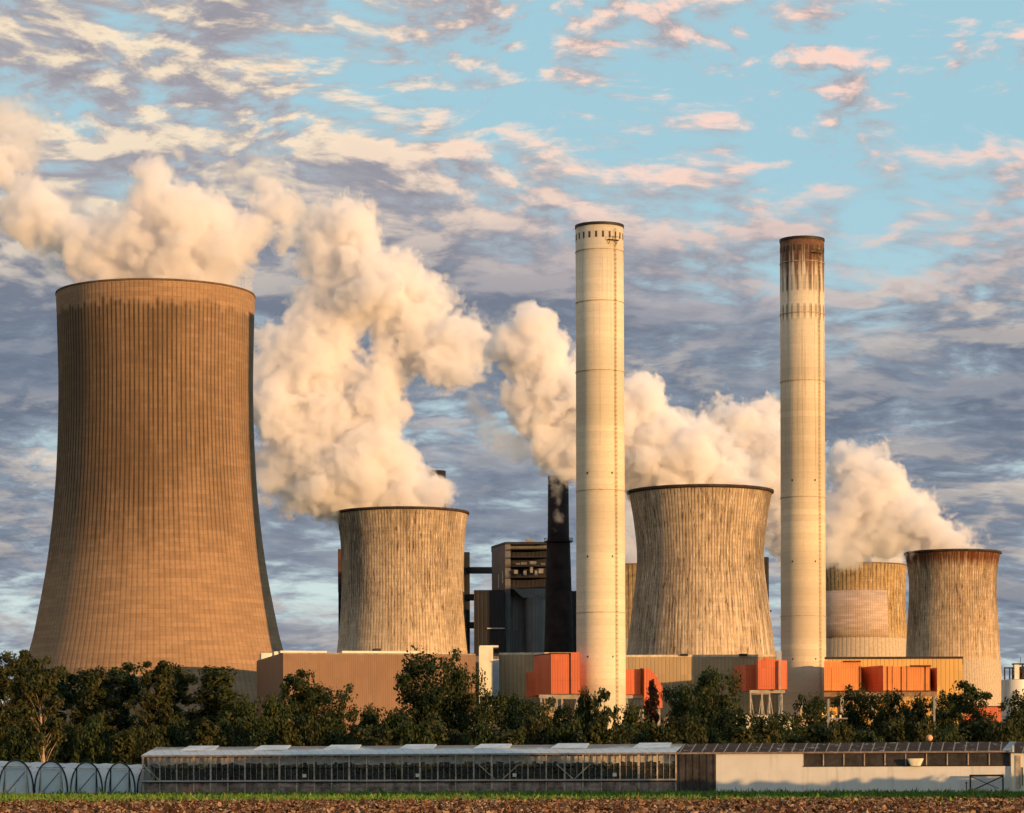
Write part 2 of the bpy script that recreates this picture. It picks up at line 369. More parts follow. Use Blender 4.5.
# ------------------------------------------------------------------ cooling towers
def cooling_tower(cx, Y, prof, mat, label, rimcol, rim=True, n=160, lip=.7, rh=1.1):
    s = Y/F
    pts = [(hw*s, Z_(cx, py, Y)) for py, hw in prof]
    base_x = X_(cx, prof[len(prof)//2][0], Y)
    # smooth the profile with a Catmull-Rom pass
    P = [pts[0]]+pts+[pts[-1]]; q = []
    for i in range(1, len(P)-2):
        for k in range(6):
            t = k/6; p0, p1, p2, p3 = P[i-1], P[i], P[i+1], P[i+2]
            f = lambda a, b, c, d_: .5*((2*b)+(-a+c)*t+(2*a-5*b+4*c-d_)*t*t+(-a+3*b-3*c+d_)*t**3)
            q.append((f(p0[0], p1[0], p2[0], p3[0]), f(p0[1], p1[1], p2[1], p3[1])))
    q.append(pts[-1]); q[-1] = (q[-1][0], 0.0)
    zt = q[0][1]; rt = q[0][0]
    root = empty('cooling_tower', (base_x, Y, 0), label, 'cooling tower')
    b = MB(); outer = q[::-1]; inner = [(r_-0.9, z_) for r_, z_ in q]
    b.revolve(outer+inner, n, close=True); b.build('shell', mat, root, True)
    r_ = MB(); w = lip
    r_.revolve([(rt+.02, zt-rh), (rt+w, zt-rh*.6), (rt+w, zt+.3), (rt-1.2, zt+.3), (rt-1.2, zt+.02)], n)
    if rim: r_.build('rim', rimcol, root, False)
    return root, zt, rt
rim_mat = plain('rim_soot', (0.045, 0.03, 0.022), 0.9, 0.5, 0.3)
rim_pale = plain('rim_concrete', (0.16, 0.11, 0.075), 0.9, 0.4, 0.3)
SO = (0.035, 0.026, 0.022)
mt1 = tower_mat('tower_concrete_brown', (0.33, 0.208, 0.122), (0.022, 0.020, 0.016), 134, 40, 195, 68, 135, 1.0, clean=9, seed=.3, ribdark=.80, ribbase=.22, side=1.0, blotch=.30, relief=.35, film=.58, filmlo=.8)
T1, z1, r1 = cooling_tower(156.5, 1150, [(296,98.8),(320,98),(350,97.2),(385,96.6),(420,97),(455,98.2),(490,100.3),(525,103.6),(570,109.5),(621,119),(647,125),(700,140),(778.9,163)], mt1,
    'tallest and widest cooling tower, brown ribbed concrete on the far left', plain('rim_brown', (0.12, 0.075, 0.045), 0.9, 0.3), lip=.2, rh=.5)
mt2 = tower_mat('tower_concrete_sooty', (0.62, 0.475, 0.325), (0.04, 0.028, 0.022), 128, 33, 139, 35, 125, 1.0, pale=.6, seed=1.1)
T2, z2, r2 = cooling_tower(402.8, 1500, [(513,65.6),(525,63.8),(545,61.8),(570,61),(600,61.6),(625,63.2),(650,65.8),(690,71),(777.4,84)], mt2,
    'squat weathered cooling tower behind the long brown hall', rim_mat)
mt3 = tower_mat('tower_concrete_streaked', (0.63, 0.485, 0.33), (0.04, 0.028, 0.022), 128, 30, 127, 15, 105, 1.0, pale=.6, seed=2.7)
T3, z3, r3 = cooling_tower(700.6, 1250, [(492,71.8),(503,69.5),(520,66.8),(545,64),(565,63.6),(588,66),(620,70),(652,74),(690,79),(778,92)], mt3,
    'streaky cooling tower between the two tall pale chimneys', rim_mat)
mt4 = tower_mat('tower_concrete_blotched', (0.63, 0.455, 0.29), (0.04, 0.028, 0.022), 108, 26, 127, 45, 115, 1.0, pale=.6, rust=5, seed=4.2, skirt=65)
T4, z4, r4 = cooling_tower(952.8, 1600, [(553,47.3),(562,45.6),(581,43.4),(600,43.6),(618,44.7),(640,46),(662,47),(690,49.5),(777.6,58)], mt4,
    'rightmost cooling tower with a paler lower skirt', rim_mat)
mt5 = tower_mat('tower_concrete_ochre', (0.54, 0.37, 0.18), SO, 70, 32, 140, 60, 150, 0.7, pale=.4, seed=5.5, ribdark=.7, skirt=91)
T5, z5, r5 = cooling_tower(858, 1900, [(566,48.5),(580,47.6),(600,47.2),(620,48),(645,49.3),(662,50.5),(700,54),(777.2,63)], mt5,
    'ochre cooling tower with a pale patch, just right of the right chimney', rim_pale, lip=.2, rh=.5)
# large pale patch laid just proud of that tower's shell
pm = tower_mat('pale_patch', (0.56, 0.42, 0.33), SO, 140, 32, 200, 400, 500, 0.1, seed=6.1)
b = MB(); rows = [(593, 47.5), (610, 47.9), (625, 48.5), (639, 49.2)]; n = 48; sc = 1900/F
for py, hw in rows:
    for k in range(n+1):
        a = R(-75)+R(105)*k/n; r_ = hw*sc+0.35; b.v.append((r_*math.sin(a), -r_*math.cos(a), Z_(858, py, 1900)))
for i in range(len(rows)-1):
    for k in range(n): b.f.append((i*(n+1)+k, (i+1)*(n+1)+k, (i+1)*(n+1)+k+1, i*(n+1)+k+1)); b.mi.append(0)
o = b.build('pale_patch', pm, T5, True); md = o.modifiers.new('t', 'SOLIDIFY'); md.thickness = .3; md.offset = -1
tag(o, 'pale smooth patch with straight edges')
T6, z6, r6 = cooling_tower(643, 1900, [(567,47.5),(580,46.6),(600,46.2),(620,47),(645,48.3),(662,49.5),(700,53),(777.2,62)], mt5,
    'half-hidden cooling tower peeking out between left chimney and the streaky tower', rim_pale, lip=.2, rh=.5)

# ------------------------------------------------------------------ tall pale chimneys
def chimney(cx_top, ytop, half, Y, mat, label, dark_top=False, lad_px=0, plat=True):
    s = Y/F; x = X_(cx_top, ytop, Y); zt = Z_(cx_top, ytop, Y); r_ = half*s
    root = empty('chimney', (x, Y, 0), label, 'chimney', 'pair of tall pale chimneys')
    prof = [(r_*1.035, 0), (r_*1.02, zt*.35), (r_*1.005, zt*.7), (r_, zt), (r_-.7, zt), (r_-.7, zt-30)]
    MB().revolve(prof, 72).build('shaft', mat, root, True)
    MB().revolve([(r_+.01, zt-.9), (r_+.22, zt-.85), (r_+.22, zt+.15), (r_-.9, zt+.15)], 72).build('rim', M['dark_metal'], root)
    for zz, k in ((zt-9.5, 1), (zt*.86, 1), (zt*.735, 1), (zt*.52, 1), (zt*.3, 1)):
        rr = r_+.03+(1-zz/zt)*r_*.035
        MB().revolve([(rr-.1, zz-.12), (rr+.16, zz-.12), (rr+.16, zz+.12), (rr-.1, zz+.12)], 72).build('band', M['band'], root)
    nw = 22
    for k in range(nw):
        a = 2*math.pi*(k+.4)/nw
        def q(u, rr, z_): return (rr*math.sin(a)+u*math.cos(a), -rr*math.cos(a)+u*math.sin(a), z_)
        w = .38; z0, z1_ = zt-5.4, zt-3.2
        if math.cos(a) < -.2: continue
        b = MB(); b.add([q(-w, r_-.5, z0), q(w, r_-.5, z0), q(w, r_+.05, z0), q(-w, r_+.05, z0), q(-w, r_-.5, z1_), q(w, r_-.5, z1_), q(w, r_+.05, z1_), q(-w, r_+.05, z1_)],
              [(0,1,2,3),(7,6,5,4),(0,4,5,1),(1,5,6,2),(2,6,7,3),(3,7,4,0)]); b.build('vent_opening', M['opening'], root)
    a = math.asin(lad_px/half); lx, ly = math.sin(a), -math.cos(a)
    b = MB(); tx, ty = math.cos(a), math.sin(a)
    def lad(z_, u, o_): rr = r_+.12+(1-z_/zt)*r_*.035; return ((rr+o_)*lx+u*tx, (rr+o_)*ly+u*ty, z_)
    for u in (-.32, .32): b.bar(lad(8, u, .3), lad(zt-2, u, .3), .10)
    for i in range(int((zt-12)/1.6)):
        z_ = 9+i*1.6; b.bar(lad(z_, -.34, .32), lad(z_, .34, .32), .2, .3)
    b.build('ladder', M['lad'], root)
    b = MB()
    b.box((-2.2, 0, -.12), (2.2, 1.3, .12))
    for u in (-2.1, -.7, .7, 2.1): b.box((u-.05, 1.2, 0), (u+.05, 1.3, 1.2))
    b.box((-2.2, 1.2, 1.05), (2.2, 1.3, 1.2)); b.bar((-1.6, .1, -1.5), (-1.6, 1.2, 0), .14); b.bar((1.6, .1, -1.5), (1.6, 1.2, 0), .14)
    o = b.build('platform', M['dark_metal'], root); aa = a-.12
    o.location = ((r_-.1)*math.sin(aa), -(r_-.1)*math.cos(aa), zt-6.4); o.rotation_euler = (0, 0, aa+math.pi)
    for zz in (zt*.55, zt*.4, zt*.22):
        for u in (-.55, -.5+.95):
            aa = math.asin(max(-1, min(1, u))); b = MB(); b.box((-.22, -.2, -.35), (.22, .2, .35))
            o = b.build('marker_lamp', M['dark_metal'], root); rr = r_*1.02
            o.location = (rr*math.sin(aa), -rr*math.cos(aa), zz); o.rotation_euler = (0, 0, aa)
    return root
M['band'] = plain('chimney_band', (0.40, 0.33, 0.24), 0.85, 0.3)
M['opening'] = plain('chimney_opening', (0.07, 0.048, 0.035), 0.9, 0.3)
M['lad'] = plain('ladder_paint', (0.34, 0.23, 0.08), 0.7, 0.3)
def chimney_mat(name, base, ztop, soot_depth, seed, runs_amt):
    m, g, out = newmat(name); co = g.obj(); x, y, z = g.sep(co)
    ang = g.m('ARCTAN2', x, g.m('MULTIPLY', y, -1.0)); u = g.m('MULTIPLY', ang, 8.0)
    lift = g.noise(g.comb(g.m('FLOOR', g.m('DIVIDE', z, 2.4)), seed, 0.0), 7.7, 1)
    blk = g.noise(g.comb(0.0, seed, g.m('MULTIPLY', z, 0.035)), 1.0, 3)
    runs = g.noise(g.comb(g.m('MULTIPLY', u, 0.9), g.m('MULTIPLY', z, 0.012), seed), 1.0, 6, 0.7)
    fine = g.noise(g.comb(g.m('MULTIPLY', u, 0.8), g.m('MULTIPLY', z, 0.8), seed), 1.0, 6, 0.7)
    c = g.mix(g.st(lift, 0.3, 0.7), tuple(k*.9 for k in base), tuple(min(1, k*1.06) for k in base))
    c = g.mix(g.st(blk, 0.42, 0.60, 0, .6), c, tuple(k*.66 for k in base))
    c = g.mix(g.st(fine, 0.4, 0.75, 0, .3), c, tuple(k*.6 for k in base))
    jl = g.m('FRACT', g.m('DIVIDE', z, 2.4))
    c = g.mix(g.m('MULTIPLY', g.st(jl, .92, .98), .2), c, (0.2, 0.15, 0.1))
    rust = g.m('MULTIPLY', g.st(runs, .52, .72), g.st(z, ztop*.35, ztop, 0.0, runs_amt))
    c = g.mix(rust, c, (0.10, 0.05, 0.03))
    if soot_depth:
        e = g.m('ADD', z, g.m('MULTIPLY', g.m('SUBTRACT', runs, .5), soot_depth*3.6))
        k = g.st(e, ztop-soot_depth*1.15, ztop-soot_depth*.55)
        c = g.mix(g.m('MULTIPLY', k, .93), c, g.mix(g.st(fine, .3, .7), (0.045, 0.02, 0.012), (0.20, 0.07, 0.025)))
        grid = g.m('MULTIPLY', g.st(g.m('COSINE', g.m('MULTIPLY', ang, 22.0)), .0, .5), g.m('MULTIPLY', g.st(z, ztop-34, ztop-30), g.st(g.m('COSINE', g.m('MULTIPLY', z, .55)), -.5, .2)))
        c = g.mix(g.m('MULTIPLY', grid, g.st(runs, .35, .6, .2, .85)), c, (0.05, 0.03, 0.02))
    principled(g, out, c, .85, g.bump(fine, .3, .1), spec=.2); return m
CH1 = chimney(599.5, 226.3, 24, 1030, chimney_mat('chimney_pale', (0.72, 0.62, 0.46), 200, 0, 1.3, .5), 'taller clean pale concrete chimney left of the streaky cooling tower', lad_px=14.5)
CH2 = chimney(802, 240, 22, 1124, chimney_mat('chimney_sooty', (0.66, 0.56, 0.41), 212, 17, 4.1, 1.0), 'pale chimney with a rust-black sooty top, right of the streaky cooling tower', lad_px=14.5)

# ------------------------------------------------------------------ dark chimneys
def dark_chimney(cx, Y, prof, label):
    s = Y/F; root = empty('dark_chimney', (X_(cx, 560, Y), Y, 0), label, 'chimney', 'dark old chimneys')
    pts = [(hw*s, max(0, Z_(cx, py, Y))) for py, hw in prof]
    MB().revolve(pts[::-1]+[(pts[0][0]-.8, pts[0][1]), (pts[0][0]-.8, pts[0][1]-20)], 48).build('shaft', M['brick_dark'], root, True)
    zc, rc = pts[2][1], pts[2][0]
    b = MB(); b.revolve([(rc-.2, zc-.5), (rc+1.3, zc-.5), (rc+1.3, zc-.1), (rc-.2, zc-.1)], 48)
    b.build('gallery', M['dark_metal'], root); b = MB()
    for k in range(30):
        a = 2*math.pi*k/30; p = ((rc+1.2)*math.sin(a), -(rc+1.2)*math.cos(a)); b.bar((*p, zc-.1), (*p, zc+1.2), .12)
    b.revolve([(rc+1.1, zc+1.1), (rc+1.3, zc+1.1), (rc+1.3, zc+1.3), (rc+1.1, zc+1.3)], 30, True); b.build('railing', M['dark_metal'], root)
    return root
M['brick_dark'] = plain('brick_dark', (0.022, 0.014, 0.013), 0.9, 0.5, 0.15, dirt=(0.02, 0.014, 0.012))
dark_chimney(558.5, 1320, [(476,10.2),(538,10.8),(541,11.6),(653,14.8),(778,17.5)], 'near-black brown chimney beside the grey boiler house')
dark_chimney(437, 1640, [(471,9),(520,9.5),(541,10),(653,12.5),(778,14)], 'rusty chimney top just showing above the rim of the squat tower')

# ------------------------------------------------------------------ boiler houses
def P2(px, Y, py=640): return (X_(px, py, Y), Y)
def poly(pts, py=640): return [P2(px, Y, py) for px, Y in pts]
Y0 = 1500
bh = empty('boiler_house', (X_(520, 640, Y0), Y0+20, 0), 'dark grey boiler house with recessed balcony beside the near-black chimney', 'boiler house')
def kid(b, name, mat, root, smooth=False):
    o = b.build(name, mat, root, smooth); o.matrix_parent_inverse = Matrix.Translation(root.location).inverted(); return o
zr = Z_(520, 542, Y0)
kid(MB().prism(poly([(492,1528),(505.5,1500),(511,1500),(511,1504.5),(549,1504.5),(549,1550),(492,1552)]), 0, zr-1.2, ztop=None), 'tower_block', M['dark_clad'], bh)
kid(MB().prism(poly([(491.5,1528.5),(505.3,1499.4),(549,1499.4),(549,1551),(491.5,1553)]), zr-1.19, zr), 'roof_slab', M['dark_metal'], bh)
kid(MB().box((X_(526,540,Y0), Y0+10, zr), (X_(534,540,Y0), Y0+16, zr+2.6)), 'roof_hut', M['grey_metal'], bh)
x0, x1 = X_(511, 570, Y0), X_(549, 570, Y0)
for py in (549, 557, 566, 577, 588):
    zz = Z_(530, py, Y0); kid(MB().box((x0, Y0-4, zz-.5), (x1, Y0+4, zz)), 'balcony_deck', M['dark_metal'], bh)
for py, k in ((566, 12), (577, 12), (588, 12)):
    zz = Z_(530, py, Y0); b = MB()
    for i in range(k+1): xx = x0+(x1-x0)*i/k; b.bar((xx, Y0-3.9, zz), (xx, Y0-3.9, zz+1.4), .14)
    b.bar((x0, Y0-3.9, zz+1.4), (x1, Y0-3.9, zz+1.4), .16); b.bar((x0, Y0-3.9, zz+.7), (x1, Y0-3.9, zz+.7), .12)
    kid(b, 'railing', M['dark_metal'], bh)
for px, py, w, h in ((518,564,2.2,1.0),(524,563.5,3,1.2),(533,563,3.4,1.6),(543,564,2,1.0),(531.5,570,1.4,3),(541,571,2.5,2.4),(516,572,2,2),(525,573,1.6,2.2),(536,573,1.3,2.5)):
    p = at(px, py, Y0-1.5); kid(MB().box((p.x-w/2, Y0-2.5, p.z-h/2), (p.x+w/2, Y0-.5, p.z+h/2)), 'duct_box', M['grey_metal'], bh)
kid(MB().box((x0, Y0+4.05, Z_(530,588,Y0)), (x1, Y0+4.3, Z_(530,549,Y0))), 'recess_wall', M['black_clad'], bh)
zz = Z_(530, 588, Y0)-.5; xl, xr = X_(513, 590, Y0), X_(549, 590, Y0); xa, xb = X_(523, 597, Y0), X_(547, 597, Y0); za = Z_(530, 598, Y0)
b = MB(); b.add([(xa,Y0-3.5,za),(xb,Y0-3.5,za),(xb,Y0+3,za),(xa,Y0+3,za),(xl,Y0-3.9,zz),(xr,Y0-3.9,zz),(xr,Y0+3.9,zz),(xl,Y0+3.9,zz)], [(0,3,2,1),(4,5,6,7),(0,1,5,4),(1,2,6,5),(2,3,7,6),(3,0,4,7)])
kid(b, 'hopper', M['dark_clad'], bh)
b = MB(); b.revolve([(0.01, 0), (5.6, 0), (5.6, za), (0.01, za)], 32); o = b.build('silo', M['dark_clad'], bh, False); o.location = (X_(535,600,Y0)-bh.location.x, Y0+1-bh.location.y, 0)
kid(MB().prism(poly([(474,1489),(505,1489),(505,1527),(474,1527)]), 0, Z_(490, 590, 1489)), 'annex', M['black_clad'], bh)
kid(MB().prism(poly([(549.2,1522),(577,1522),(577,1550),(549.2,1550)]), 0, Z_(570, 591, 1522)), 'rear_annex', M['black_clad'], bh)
kid(MB().box((X_(487,627,1487), 1488, Z_(490,628.6,1487)), (X_(505,627,1487), 1488.8, Z_(490,627.8,1487))), 'pipe_rail', M['pale_metal'], bh)
kid(MB().bar(at(502.6, 571, 1503), at(502.6, 583, 1503), .5), 'vent_pipe', M['pale_metal'], bh)
kid(MB().bar(at(498.5, 574, 1510), at(498.5, 588, 1510), .4), 'vent_pipe', M['pale_metal'], bh)

b2 = empty('boiler_house', (X_(404,640,1600), 1620, 0), 'black boiler house half hidden behind the squat weathered tower', 'boiler house')
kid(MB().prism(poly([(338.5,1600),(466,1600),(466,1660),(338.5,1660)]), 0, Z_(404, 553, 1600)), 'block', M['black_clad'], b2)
kid(MB().prism(poly([(338.2,1599.4),(341.5,1599.4),(341.5,1661),(338.2,1661)]), Z_(340, 585, 1600), Z_(340, 549, 1600)), 'corner_tower', plain('brown_sheet', (0.08, 0.035, 0.022), .8), b2)
kid(MB().prism(poly([(460,1598),(470,1598),(470,1630),(460,1630)]), 0, Z_(465, 552, 1598)), 'stair_tower', M['black_clad'], b2)
for pa, pb in ((567, 573), (594, 600), (622, 628)):
    br = kid(MB().prism([P2(468,1597), P2(496,1530), (P2(496,1530)[0], 1536), (P2(468,1597)[0]+.1, 1603)], 0, 1, ztop=None), 'conveyor_bridge', M['dark_metal'], b2)
    me = br.data; zb0, zt0, zb1, zt1 = Z_(470, pb, 1597), Z_(470, pa, 1597), Z_(495, pb, 1530), Z_(495, pa, 1530)
    for v in me.vertices:
        far = v.co.y > 1570; v.co.z = ((zt0 if far else zt1) if v.co.z > .5 else (zb0 if far else zb1))
b3 = empty('boiler_house', (X_(730,640,1400), 1420, 0), 'black boiler house edge showing right of the streaky tower', 'boiler house')
kid(MB().prism(poly([(690,1400),(769,1400),(769,1450),(690,1450)]), 0, Z_(766, 557, 1400)), 'block', M['black_clad'], b3)
kid(MB().bar(at(769.6, 611, 1399), at(771.5, 611, 1399), .8), 'bracket', M['dark_metal'], b3)

# ------------------------------------------------------------------ halls
def hall(name, pts, ztop, mat, label, cat='hall', trim=None):
    P = [P2(a, b) if isinstance(a, (int, float)) else a for a, b in pts]
    c = Vector((sum(p[0] for p in P)/len(P), sum(p[1] for p in P)/len(P), 0))
    root = empty(name, c, label, cat)
    kid(MB().prism(P, 0, ztop), 'wall', mat, root)
    k = 1.006
    Q = [(c.x+(x-c.x)*k, c.y+(y-c.y)*k) for x, y in P]
    kid(MB().prism(Q, ztop+.003, ztop+.9), 'roof', trim or M['dark_metal'], root)
    return root
c0_ = (X_(283,650,1000), 1000.0); dirx = (math.cos(R(12.5)), math.sin(R(12.5))); L = 69
h1 = [c0_, (c0_[0]+dirx[0]*L, c0_[1]+dirx[1]*L), (c0_[0]+dirx[0]*L-dirx[1]*72, c0_[1]+dirx[1]*L+dirx[0]*72), (c0_[0]-dirx[1]*72, c0_[1]+dirx[0]*72)]
zh = Z_(283, 654, 1000)
root = empty('factory_hall', (c0_[0]+20, 1030, 0), 'long low brown clad hall in front of the squat weathered tower', 'hall')
kid(MB().prism(h1, 0, zh), 'wall', M['brown_clad'], root)
kid(MB().prism([(x*1.0, y) for x, y in h1], zh+.003, zh+.5), 'roof', plain('hall_roof', (0.30, 0.22, 0.16), .8), root)
def rib(a, b, z0, z1, dback, name='roof_house', mat=None):
    def pt(t, d_): return (c0_[0]+dirx[0]*t-dirx[1]*d_, c0_[1]+dirx[1]*t+dirx[0]*d_)
    kid(MB().prism([pt(a, dback), pt(b, dback), pt(b, dback+6), pt(a, dback+6)], z0, z1), name, mat or M['cream'], root)
rib(1, 18, zh+.5, zh+2.2, 30); rib(.5, 60, zh+.5, zh+3.0, 62); rib(-.5, 16, zh+.5, zh+1.3, 3); rib(22, 50, zh+.5, zh+1.5, 6); rib(52, 66, zh+.5, zh+1.1, 9); rib(34, 36, zh+1.5, zh+2.5, 7, 'roof_vent', M['dark_metal'])  # long rear roof house added to cast a higher shadow on the tallest tower
hall('factory_hall', [(469,1046),(499,1046),(499,1090),(469,1090)], Z_(480,656,1046), M['dark_clad'], 'narrow dark hall gap behind the slim cream stair tower')
st_ = empty('stair_tower', (X_(486,680,1030), 1034, 0), 'slim cream stair tower between the brown hall and shaded olive hall', 'stair tower')
kid(MB().prism(poly([(479,1028),(493,1028),(493,1038),(479,1038)]), 0, Z_(486,647,1028)), 'shaft', M['cream'], st_)
kid(MB().prism(poly([(493.05,1032),(499,1032),(499,1041),(493.05,1041)]), 0, Z_(496,659,1032)), 'shadow_block', M['blue_grey'], st_)  # blue-grey block imitates the shaded right edge of the stair tower
kid(MB().prism(poly([(479.5,1028.5),(498.5,1028.5),(498.5,1037),(479.5,1037)]), Z_(486,647,1028)+.003, Z_(486,645.4,1028)), 'cap', M['cream'], st_)
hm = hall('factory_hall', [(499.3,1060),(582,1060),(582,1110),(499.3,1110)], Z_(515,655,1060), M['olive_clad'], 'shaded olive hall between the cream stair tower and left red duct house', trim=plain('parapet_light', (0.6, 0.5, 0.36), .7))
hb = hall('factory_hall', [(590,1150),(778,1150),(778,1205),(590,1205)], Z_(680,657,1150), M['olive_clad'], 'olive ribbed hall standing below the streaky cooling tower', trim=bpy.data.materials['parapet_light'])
for px in (684, 743): 
    p = at(px, 655, 1150); kid(MB().box((p.x-1.6, 1149, p.z-.4), (p.x+1.6, 1151, p.z+.5)), 'roof_vent', M['dark_metal'], hb)
hd = hall('factory_hall', [(822,1120),(962.5,1120),(962.5,1180),(822,1180)], Z_(890,659,1120), M['ochre_clad'], 'ochre ribbed hall behind the zigzag orange ducts on the right')

# ------------------------------------------------------------------ red duct houses on steel legs
def legs(root, pxs, Yf, Yb, ztop, px_beam, mat):
    for px in pxs:
        for Y in (Yf, Yb): kid(MB().bar((X_(px,700,Y), Y, 0), (X_(px,700,Y), Y, ztop), .55), 'leg', mat, root)
    a, b_ = px_beam
    for Y in (Yf, Yb): kid(MB().bar((X_(a,695,Y), Y, ztop+.6), (X_(b_,695,Y), Y, ztop+.6), 1.0, 1.2), 'beam', mat, root)
    for p0, p1 in zip(pxs[:-1], pxs[1:]):
        kid(MB().bar((X_(p0,700,Yf), Yf, ztop), (X_(p1,700,Yf), Yf, 2), .28), 'brace', mat, root)
        kid(MB().bar((X_(p1,700,Yf), Yf, ztop), (X_(p0,700,Yf), Yf, 2), .28), 'brace', mat, root)
LEG = plain('leg_paint', (0.34, 0.31, 0.28), .6, .2)
ra = empty('duct_house', (X_(555,690,1020), 1020, 0), 'red duct house on steel legs, left of the clean pale chimney', 'duct house')
zb = Z_(553,694,1010); zt = Z_(553,654,1010)
kid(MB().prism(poly([(534,1028),(551,1009),(571,1009),(571,1030),(534,1030)]), zb, zt), 'casing', M['red_clad'], ra)
kid(MB().prism(poly([(571.1,1008.3),(580,1008.3),(580,1012.5),(571.1,1020)]), zb, zt+.5), 'end_casing', M['red_clad'], ra)
kid(MB().prism(poly([(526,1034),(534,1028.1),(545,1030.1),(545,1040),(526,1040)]), zb-.3, Z_(530,672,1030)), 'low_casing', M['red_clad'], ra)
kid(MB().prism(poly([(533.5,1029),(551,1008.6),(571,1008.6),(571,1031),(533.5,1031)]), zt+.003, zt+.4), 'roof_cap', M['rust'], ra)
legs(ra, [541, 557, 562, 577], 1011, 1026, zb-1.4, (539, 580), LEG)
rb = empty('duct_house', (X_(643,690,1026), 1030, 0), 'orange duct house with a chamfered end, right of the clean pale chimney', 'duct house')
zb = Z_(640,694,1030); zt = Z_(640,668.5,1030)
kid(MB().prism(poly([(620,1036),(644,1036),(644,1050),(620,1050)]), zb, zt), 'casing', M['red_clad'], rb)
p = [(644.2,708),(644.2,668),(650,669),(657,677),(662.5,687),(662.5,708)]
vsf = [at(a, b_, 1033) for a, b_ in p]; n = len(p)
b = MB().add([tuple(v) for v in vsf]+[(v.x, 1050, v.z) for v in vsf], [tuple(range(n)), tuple(range(n, 2*n))[::-1]]+[(i, i+n, (i+1)%n+n, (i+1)%n) for i in range(n)])
kid(b, 'chamfered_casing', M['red_clad'], rb)
kid(MB().bar((X_(641.5,680,1034),1034.5,zb), (X_(641.5,680,1034),1034.5,zt+.3), .8), 'corner_trim', M['rust'], rb)
legs(rb, [627, 643], 1037, 1049, zb-1.4, (622, 645), LEG)
for px in (648, 659): kid(MB().bar((X_(px,700,1040), 1040, 0), (X_(px,700,1040), 1040, Z_(px,708,1040)), .9), 'leg', LEG, rb)
rc_ = empty('duct_house', (X_(762,690,1100), 1100, 0), 'orange duct house on pale legs, left of the sooty-topped chimney', 'duct house')
zb = Z_(760,689.5,1085); zt = Z_(760,660.5,1085)
kid(MB().prism(poly([(734,1108),(746,1099),(756,1099),(756,1110),(734,1112)]), zb-.2, zt-1.0), 'low_casing', M['red_clad'], rc_)
kid(MB().prism(poly([(756.1,1086),(758,1084),(779.5,1084),(779.5,1104),(756.1,1104)]), zb, zt+.3), 'casing', M['red_clad'], rc_)
kid(MB().prism(poly([(780,1084.5),(785.5,1085),(787,1090),(787,1104),(780,1104)]), zb, zt), 'end_casing', M['red_clad'], rc_)
kid(MB().bar(at(779.8, 640.5+20, 1083), at(779.8, 690, 1083), .55), 'drain_pipe', LEG, rc_)
kid(MB().box((X_(776.3,655,1100), 1100, zt), (X_(781.5,655,1100), 1103, Z_(779,651,1100))), 'roof_hut', M['blue_grey'], rc_)
kid(MB().box((X_(764,658,1095), 1092, zt+.3), (X_(769,658,1095), 1096, zt+1.5)), 'roof_hatch', M['red_clad'], rc_)
legs(rc_, [750.5, 762, 769.5, 782], 1086, 1103, zb-1.4, (749.5, 785), LEG)
rd = empty('duct_house', (X_(880,690,1095), 1095, 0), 'long zigzag orange duct house on posts, right of the sooty-topped chimney', 'duct house')
zb = Z_(870,690.5,1086); zt = Z_(870,661.5,1086)
def seg(pts, top, name='casing', bot=None, mat='sunlit_red_clad'): kid(MB().prism(poly(pts), bot if bot is not None else zb, Z_(870, top, 1086)), name, M[mat], rd)  # fronts take the painted sunlit tone, angled faces the plain red
seg([(824,1085),(831,1085),(831,1110),(824,1110)], 661.3)
seg([(831.5,1086),(861,1086),(861,1112),(831.5,1112)], 662)
seg([(861.2,1104),(883,1087.2),(883,1112),(861.2,1112)], 665.3, bot=zb-.4, mat='red_clad')
seg([(883.1,1087),(892,1087),(892,1112),(883.1,1112)], 665.8)
seg([(892.3,1087.2),(906.5,1087.2),(906.5,1112),(892.3,1112)], 666.5)
seg([(907,1087),(930,1087),(930,1112),(907,1112)], 666.5)
seg([(930.3,1098),(937,1087.5),(937,1112),(930.3,1112)], 667.5, mat='red_clad')
for px in (861, 892.2, 906.8, 930):
    kid(MB().bar(at(px, 666, 1085.5), at(px, 690.3, 1085.5), .3), 'edge_trim', M['rust'], rd)
kid(MB().box((X_(910,666,1086), 1085.6, Z_(920,666.5,1086)), (X_(931,666,1086), 1087, Z_(920,665.2,1086))), 'hood', M['rust'], rd)
kid(MB().box((X_(843,662,1085), 1084.9, Z_(850,662,1086)), (X_(861,662,1085), 1086.2, Z_(850,660.8,1086))), 'hood', M['rust'], rd)
kid(MB().box((X_(824,692,1090), 1090, zb-2.2), (X_(937,692,1090), 1092, zb-.45)), 'beam', plain('beam_brown', (0.25, 0.17, 0.12), .7), rd)
for px in (842, 873, 895, 934.5): kid(MB().bar((X_(px,710,1091), 1091, 0), (X_(px,710,1091), 1091, zb-2.2), 1.3), 'post', LEG, rd)
kid(MB().bar(at(903, 701, 1091), at(908, 693, 1091), .8), 'brace', LEG, rd); kid(MB().bar(at(908, 693, 1091), at(919, 703, 1091), .8), 'brace', LEG, rd)

